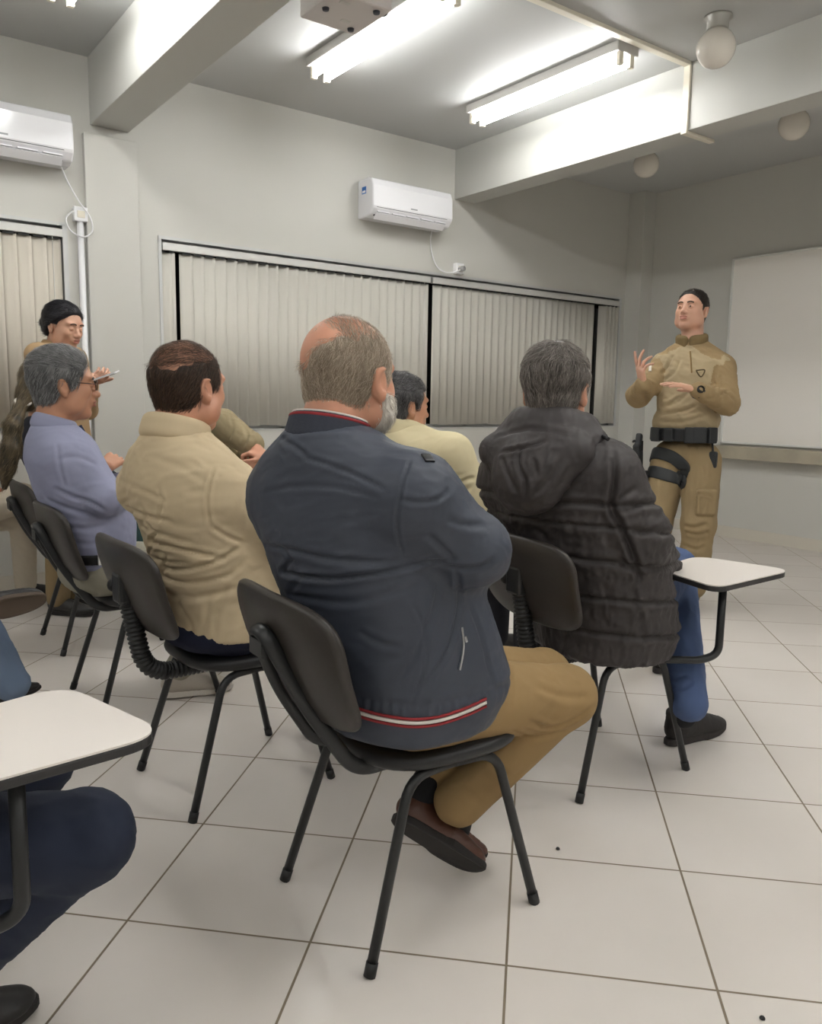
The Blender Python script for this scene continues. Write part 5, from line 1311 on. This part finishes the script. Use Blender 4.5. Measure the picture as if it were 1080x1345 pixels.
    eyes(root, base, C, Rm, sc); brows(B, root, base, C, Rm, sc, M_brow); lips(B, root, base, C, Rm, sc, M_lip)
    return root

# ================================================================== woman with the phone
def woman():
    D = 4.25; base = A(1.08, 4.42, 0); C = at(84, 430, D); hy, hp, sc = -58, 14, 1.02; Rm = rotm(hy, hp); by = -45
    nk = at(75, 468, 4.30)
    S = []
    for z, hw, df, db in ((.80, .185, .12, .14), (.92, .165, .11, .11), (1.05, .15, .105, .10), (1.18, .17, .125, .11), (1.33, .185, .11, .11), (1.40, .165, .09, .095), (1.45, .08, .06, .06)):
        t = (z - .78) / .61; S.append((z, nk[0] + .03 * (1 - t), nk[1] - .02 * (1 - t), hw, df, db, by))
    f = A(math.cos(R(by)), math.sin(R(by)), 0); l = A(-f[1], f[0], 0); c_ = A(nk[0], nk[1], 0)
    SR = c_ - l * .165 + A(0, 0, 1.385); SL = c_ + l * .165 + A(0, 0, 1.385); ER = c_ - l * .19 + f * .06 + A(0, 0, 1.11); EL = c_ + l * .21 + f * .04 + A(0, 0, 1.11)
    WL = at(120, 500, 4.12); WR = at(100, 520, 4.0)
    B = Field(); head_prims(B, C, hy, hp, 0, sc * .96); B.cone(C + Rm @ A(-.03, 0, -.05), A(nk[0], nk[1], 1.42), .050, .054, k=.03); B.loft(S, grow=-.015)
    for p in ((SR, ER, WR), (SL, EL, WL)): limb(B, p, (.04, .036, .026))
    ph = at(137, 494, 4.02)
    add_hand(B, WL, (ph - WL) + A(0, 0, .0), .2 * _u - .3 * _r + .5 * _f, False, (50, 60, 40), .92, spread=2, thumb=(.6, .6))
    add_hand(B, WR, .6 * _r + .5 * _u, .4 * _f + .5 * _u, True, (30, 40, 30), .9)
    root = body(B, .005, M_skin_pale, base, 'dark-haired person in khaki uniform standing by the back wall, looking down at a phone')
    J = Field(); J.loft(S, cap=.02)
    for s_ in (SR, SL): J.cone(A(nk[0], nk[1], 1.405), s_, .05, .058, k=.04)
    limb(J, (SR, ER), (.062, .055), .03); limb(J, (ER, WR + (ER - WR) * .2), (.052, .04), .02); limb(J, (SL, EL), (.062, .055), .03); limb(J, (EL, WL + (EL - WL) * .15), (.052, .038), .02)
    so = garment(J, .008, fabric('khaki_shirt', (176, 148, 112), .85, 800, .12), 'uniform_shirt', root, base, lambda V, N: folds(V.astype(float), .005, .12, .045, (.3, .3, .9), 101, .5))
    K = Field(); collar(K, A(nk[0], nk[1], 1.425), rotm(by, 10), .062, .064, .03, .005, a0=30, a1=330); garment(K, .006, fabric('khaki_shirt_collar', (166, 138, 102)), 'collar', so, base)
    T = Field(); hL = c_ + l * .09 + A(0, 0, .84); hR = c_ - l * .09 + A(0, 0, .84)
    legs(T, hL, hR, hL + A(.02, 0, -.38), hR + A(.02, 0, -.38), hL + A(0, 0, -.74), hR + A(0, 0, -.74), (.105, .078, .062), (c_ + A(.02, -.01, .86), (.13, .18, .12), by))
    garment(T, .011, M_kh2, 'trousers', root, base)
    for h_ in (hL, hR):
        p = A(h_[0], h_[1], .002) - f * .06; shoe(root, base, p, p + f * .27, A(0, 0, 1), M_shoe_black, M_sole, h=.008, boot=True)
    def bun(G):
        b = C + Rm @ (A(-.115, .0, .0) * sc); G.ell(b, (.034, .038, .040), Rm, k=.02); G.ell(C + Rm @ (A(-.10, 0, -.03) * sc), (.03, .03, .035), Rm, k=.02)
    rgn = lambda q: np.maximum(q[:, 0] - np.interp(q[:, 2], (-.02, .0, .03, .06, .09), (.0, .018, .03, .058, .076)), np.interp(q[:, 0], (-.05, -.02, 0), (-.06, -.02, .012)) - q[:, 2])
    hair(root, base, C, hy, hp, 0, sc, rgn, lambda q: np.stack([-1 + 0 * q[:, 0], 0 * q[:, 0], -.25 + 0 * q[:, 0]], 1), ((22, 22, 28), (52, 50, 56)), .012, 3500, .045, .0007, 73, h=.005, extra=bun, lift=.03, jitter=.12)
    brows(B, root, base, C, Rm, sc * .96, M_brow, .0028); lips(B, root, base, C, Rm, sc * .96, M_lip, .018)
    # the phone she holds
    pe = empty('phone', tuple(ph), 0, 'white mobile phone held by the standing person at left', 'phone')
    n_ = unit(.72 * _u - .25 * _f - .25 * _r); x_ = unit(_r * .95 + _u * .12 - n_ * ((_r * .95 + _u * .12) @ n_)); y_ = np.cross(n_, x_)
    M_ = Matrix(np.column_stack([np.vstack([np.stack([x_, y_, n_], 1), [0, 0, 0]]), [0, 0, 0, 1]]).tolist())
    MB().prism(rrect(.072, .036, .009, 5), -.004, .004, 0, M_).build('phone_case', M_white, pe, bevel=.0015)
    MB().prism(rrect(.068, .033, .007, 5), .0041, .0046, 0, M_).build('phone_screen', mat('phone_glass', (150, 152, 156), .1), pe)
    cm = MB().prism(rrect(.014, .014, .004, 4, .05, -.016), -.0062, -.004, 0, M_); cm.build('camera_bump', M_dark, pe)
    return root

# ================================================================== seated people at the left edge
def seated(base, C, yaw, label, top, top_m, leg_m, skin, hair_tone, knees, ankles, hy=0, cup=(.06, 0), hfun=None, h=.009, rg=None, shoes=None, thick=.010, hands=True, hip_z=.52):
    x, y = base[0], base[1]; Rm = rotm(hy, 4); nk = A(C[0] - .035, C[1], C[2] - .155); l = A(0, 1, 0)
    S = [(.49, x - .06, y, .165, .15, .14, yaw), (.64, x - .07, y, .175, .16, .14, yaw), (.82, (x - .07 + nk[0]) / 2, y, .185, .14, .13, yaw), (nk[2] - .13, nk[0] + .01, nk[1], .19, .13, .12, yaw), (nk[2] - .06, nk[0], nk[1], .165, .11, .10, yaw), (nk[2], nk[0], nk[1], .08, .07, .07, yaw)]
    SR = nk + A(.01, -.18, -.07); SL = nk + A(.01, .18, -.07); ER = A(x + .02, y - .24, .78); EL = A(x + .02, y + .24, .78); WR = A(x + .22, y - .12, .68); WL = A(x + .22, y + .12, .68)
    B = Field(); head_prims(B, C, hy, 4, 0, 1.0); B.cone(C + Rm @ A(-.03, 0, -.05), nk - A(0, 0, .02), .053, .06, k=.03); B.loft(S, grow=-.02)
    for p in ((SR, ER, WR), (SL, EL, WL)): limb(B, p, (.045, .038, .028))
    add_hand(B, WR, A(.7, .6, -.1), A(0, 0, -1), True, (20, 25, 20), .95); add_hand(B, WL, A(.7, -.6, -.1), A(0, 0, -1), False, (20, 25, 20), .95)
    root = body(B, .006, skin, base, label)
    J = Field(); J.loft(S, cap=.02)
    for s_ in (SR, SL): J.cone(nk + A(0, 0, -.02), s_, .055, .064, k=.04)
    limb(J, (SR, ER), (.068, .058), .03); limb(J, (ER, WR), (.055, .042), .02); limb(J, (SL, EL), (.068, .058), .03); limb(J, (EL, WL), (.055, .042), .02)
    garment(J, h, top_m, top, root, base, lambda V, N: folds(V.astype(float), .004, .12, .045, (.3, .3, .9), 111, .5))
    T = Field(); legs(T, A(x - .05, y + .095, hip_z), A(x - .05, y - .095, hip_z), knees[0], knees[1], ankles[0], ankles[1], (.095, .078, .058), (A(x - .05, y, hip_z), (.15, .175, .09), yaw))
    garment(T, min(h, .0075), leg_m, 'trousers', root, base, lambda V, N: folds(V.astype(float), .0045, .10, .035, (.5, .2, -.6), 8, .6))
    for hl, to, up, mu, ms in (shoes or []): shoe(root, base, hl, to, up, mu, ms, h=.0055)
    hair(root, base, C, hy, 4, 0, 1.0, rg or short_region(), lambda q: np.stack([-.6 + 0 * q[:, 0], 0 * q[:, 0], -1 + 0 * q[:, 0]], 1), hair_tone, thick, 2500, .03, .0008, 83, h=.006, extra=hfun)
    return root

def ponytail_person():
    base = A(1.05, 4.0, 0); C = at(64, 508, 3.72)
    tail = [at(42, 505, 3.60), at(29, 530, 3.56), at(17, 560, 3.52), at(15, 590, 3.52), at(9, 615, 3.52), at(6, 640, 3.53)]
    def tl(G):
        rs = [.05, .022, .036, .040, .034, .012]
        for i in range(len(tail) - 1): G.cone(tail[i], tail[i + 1], rs[i], rs[i + 1], k=.02)
        b = at(36, 520, 3.62); G.ell(b, (.05, .05, .07), k=.03)
    rgn = lambda q: np.maximum(q[:, 0] - np.where(q[:, 2] > .04, .070, .010), np.where(q[:, 0] < -.03, -.09, .0) - q[:, 2])
    r_ = seated(base, C, 0, 'person with a long tied brown ponytail and dark vest, seated behind the light blue shirt', 'vest', fabric('vest_navy', (40, 42, 52)), fabric('teal_trousers', (40, 64, 62)), M_skin_pale, ((52, 46, 36), (140, 122, 92)),
                (A(1.45, 4.10, .49), A(1.45, 3.90, .49)), (A(1.47, 4.10, .10), A(1.47, 3.90, .10)), rg=rgn, hfun=tl, thick=.014, h=.009,
                shoes=[(A(1.42, y, .002), A(1.68, y, .002), A(0, 0, 1), M_shoe_black, M_sole) for y in (4.10, 3.90)])
    c = (tail[1] + tail[0] * .1) / 1.1; MB().tube([c + A(math.cos(t), math.sin(t) * .6, math.sin(t) * .5) * .030 - base for t in np.linspace(0, 2 * PI, 17)[:-1]], .007, 8, closed=True).build('hair_tie', mat('hair_tie', (206, 200, 190), .6), r_)
    return r_

man_navy(); man_beige(); man_blue(); man_puffer(); man_cream(); person_khaki(); officer(); woman(); ponytail_person()

b_ = A(-.10, 1.52, 0)
seated(b_, A(-.24, 1.52, 1.24), 0, 'person in dark navy trousers under the writing tablet at the bottom left edge', 'shirt', fabric('grey_shirt', (120, 122, 126)), mat('navy_denim_near', (30, 38, 58), .85, var=(9, .2), bump=(700, .15, .0006)), M_skin_tan, ((40, 36, 34), (90, 84, 80)),
       (A(.30, 1.68, .46), at(113, 1100, 1.42)), (A(-.06, 1.70, .12), A(.07, 1.555, .12)),
       shoes=[(A(-.13, 1.71, .03), A(.14, 1.73, .002), A(0, 0, 1), M_shoe_black, M_sole), (A(-.02, 1.555, .002), A(.274, 1.575, .002), A(0, 0, 1), M_shoe_black, M_sole)])
b_ = A(-.10, 3.05, 0)
seated(b_, A(-.22, 3.05, 1.24), 0, 'person in light blue jeans at the left edge, brown sole of the crossed foot showing', 'shirt', fabric('dark_pullover', (60, 62, 70)), mat('light_denim', (112, 130, 156), .85, var=(7, .2), bump=(700, .15, .0006)), M_skin_tan, ((40, 36, 34), (90, 84, 80)),
       (A(.36, 3.12, .52), A(.30, 2.98, .66)), (at(16, 898, 2.78), at(-50, 778, 2.55)),
       shoes=[(at(-12, 926, 2.78), at(54, 905, 2.90), A(0, 0, 1), M_shoe_black, M_sole), (at(-62, 815, 2.52), at(60, 788, 2.60), .45 * _u + .85 * _f, M_shoe_black, M_sole_brown)])
b_ = A(.50, 4.88, 0)
seated(b_, A(.34, 4.88, 1.24), 0, 'person in cream trousers at the far left edge, seated by the back wall', 'shirt', fabric('white_shirt', (200, 198, 192)), fabric('cream_trousers', (206, 196, 178)), M_skin_tan, ((40, 36, 34), (90, 84, 80)),
       (A(.92, 4.98, .50), A(.90, 4.82, .62)), (A(.92, 4.99, .10), A(1.12, 4.92, .36)),
       shoes=[(A(.87, 4.99, .002), A(1.14, 4.99, .002), A(0, 0, 1), M_shoe_black, M_sole), (A(1.09, 4.92, .29), A(1.30, 4.92, .20), A(.4, 0, 1), M_shoe_black, M_sole)])

# ------------------------------------------------------------------ world, exposure
w = bpy.data.worlds.new('world'); SC.world = w; w.use_nodes = True
w.node_tree.nodes['Background'].inputs[0].default_value = (.012, .014, .02, 1); w.node_tree.nodes['Background'].inputs[1].default_value = 1.0
vs_ = SC.view_settings; vs_.view_transform = 'Standard'; vs_.look = 'None'; vs_.gamma = 1.0; vs_.use_curve_mapping = False
vs_.exposure = 0.98
SC.cycles.use_denoising = True
SC.cycles.max_bounces = 8; SC.cycles.diffuse_bounces = 5; SC.cycles.sample_clamp_indirect = 8.0
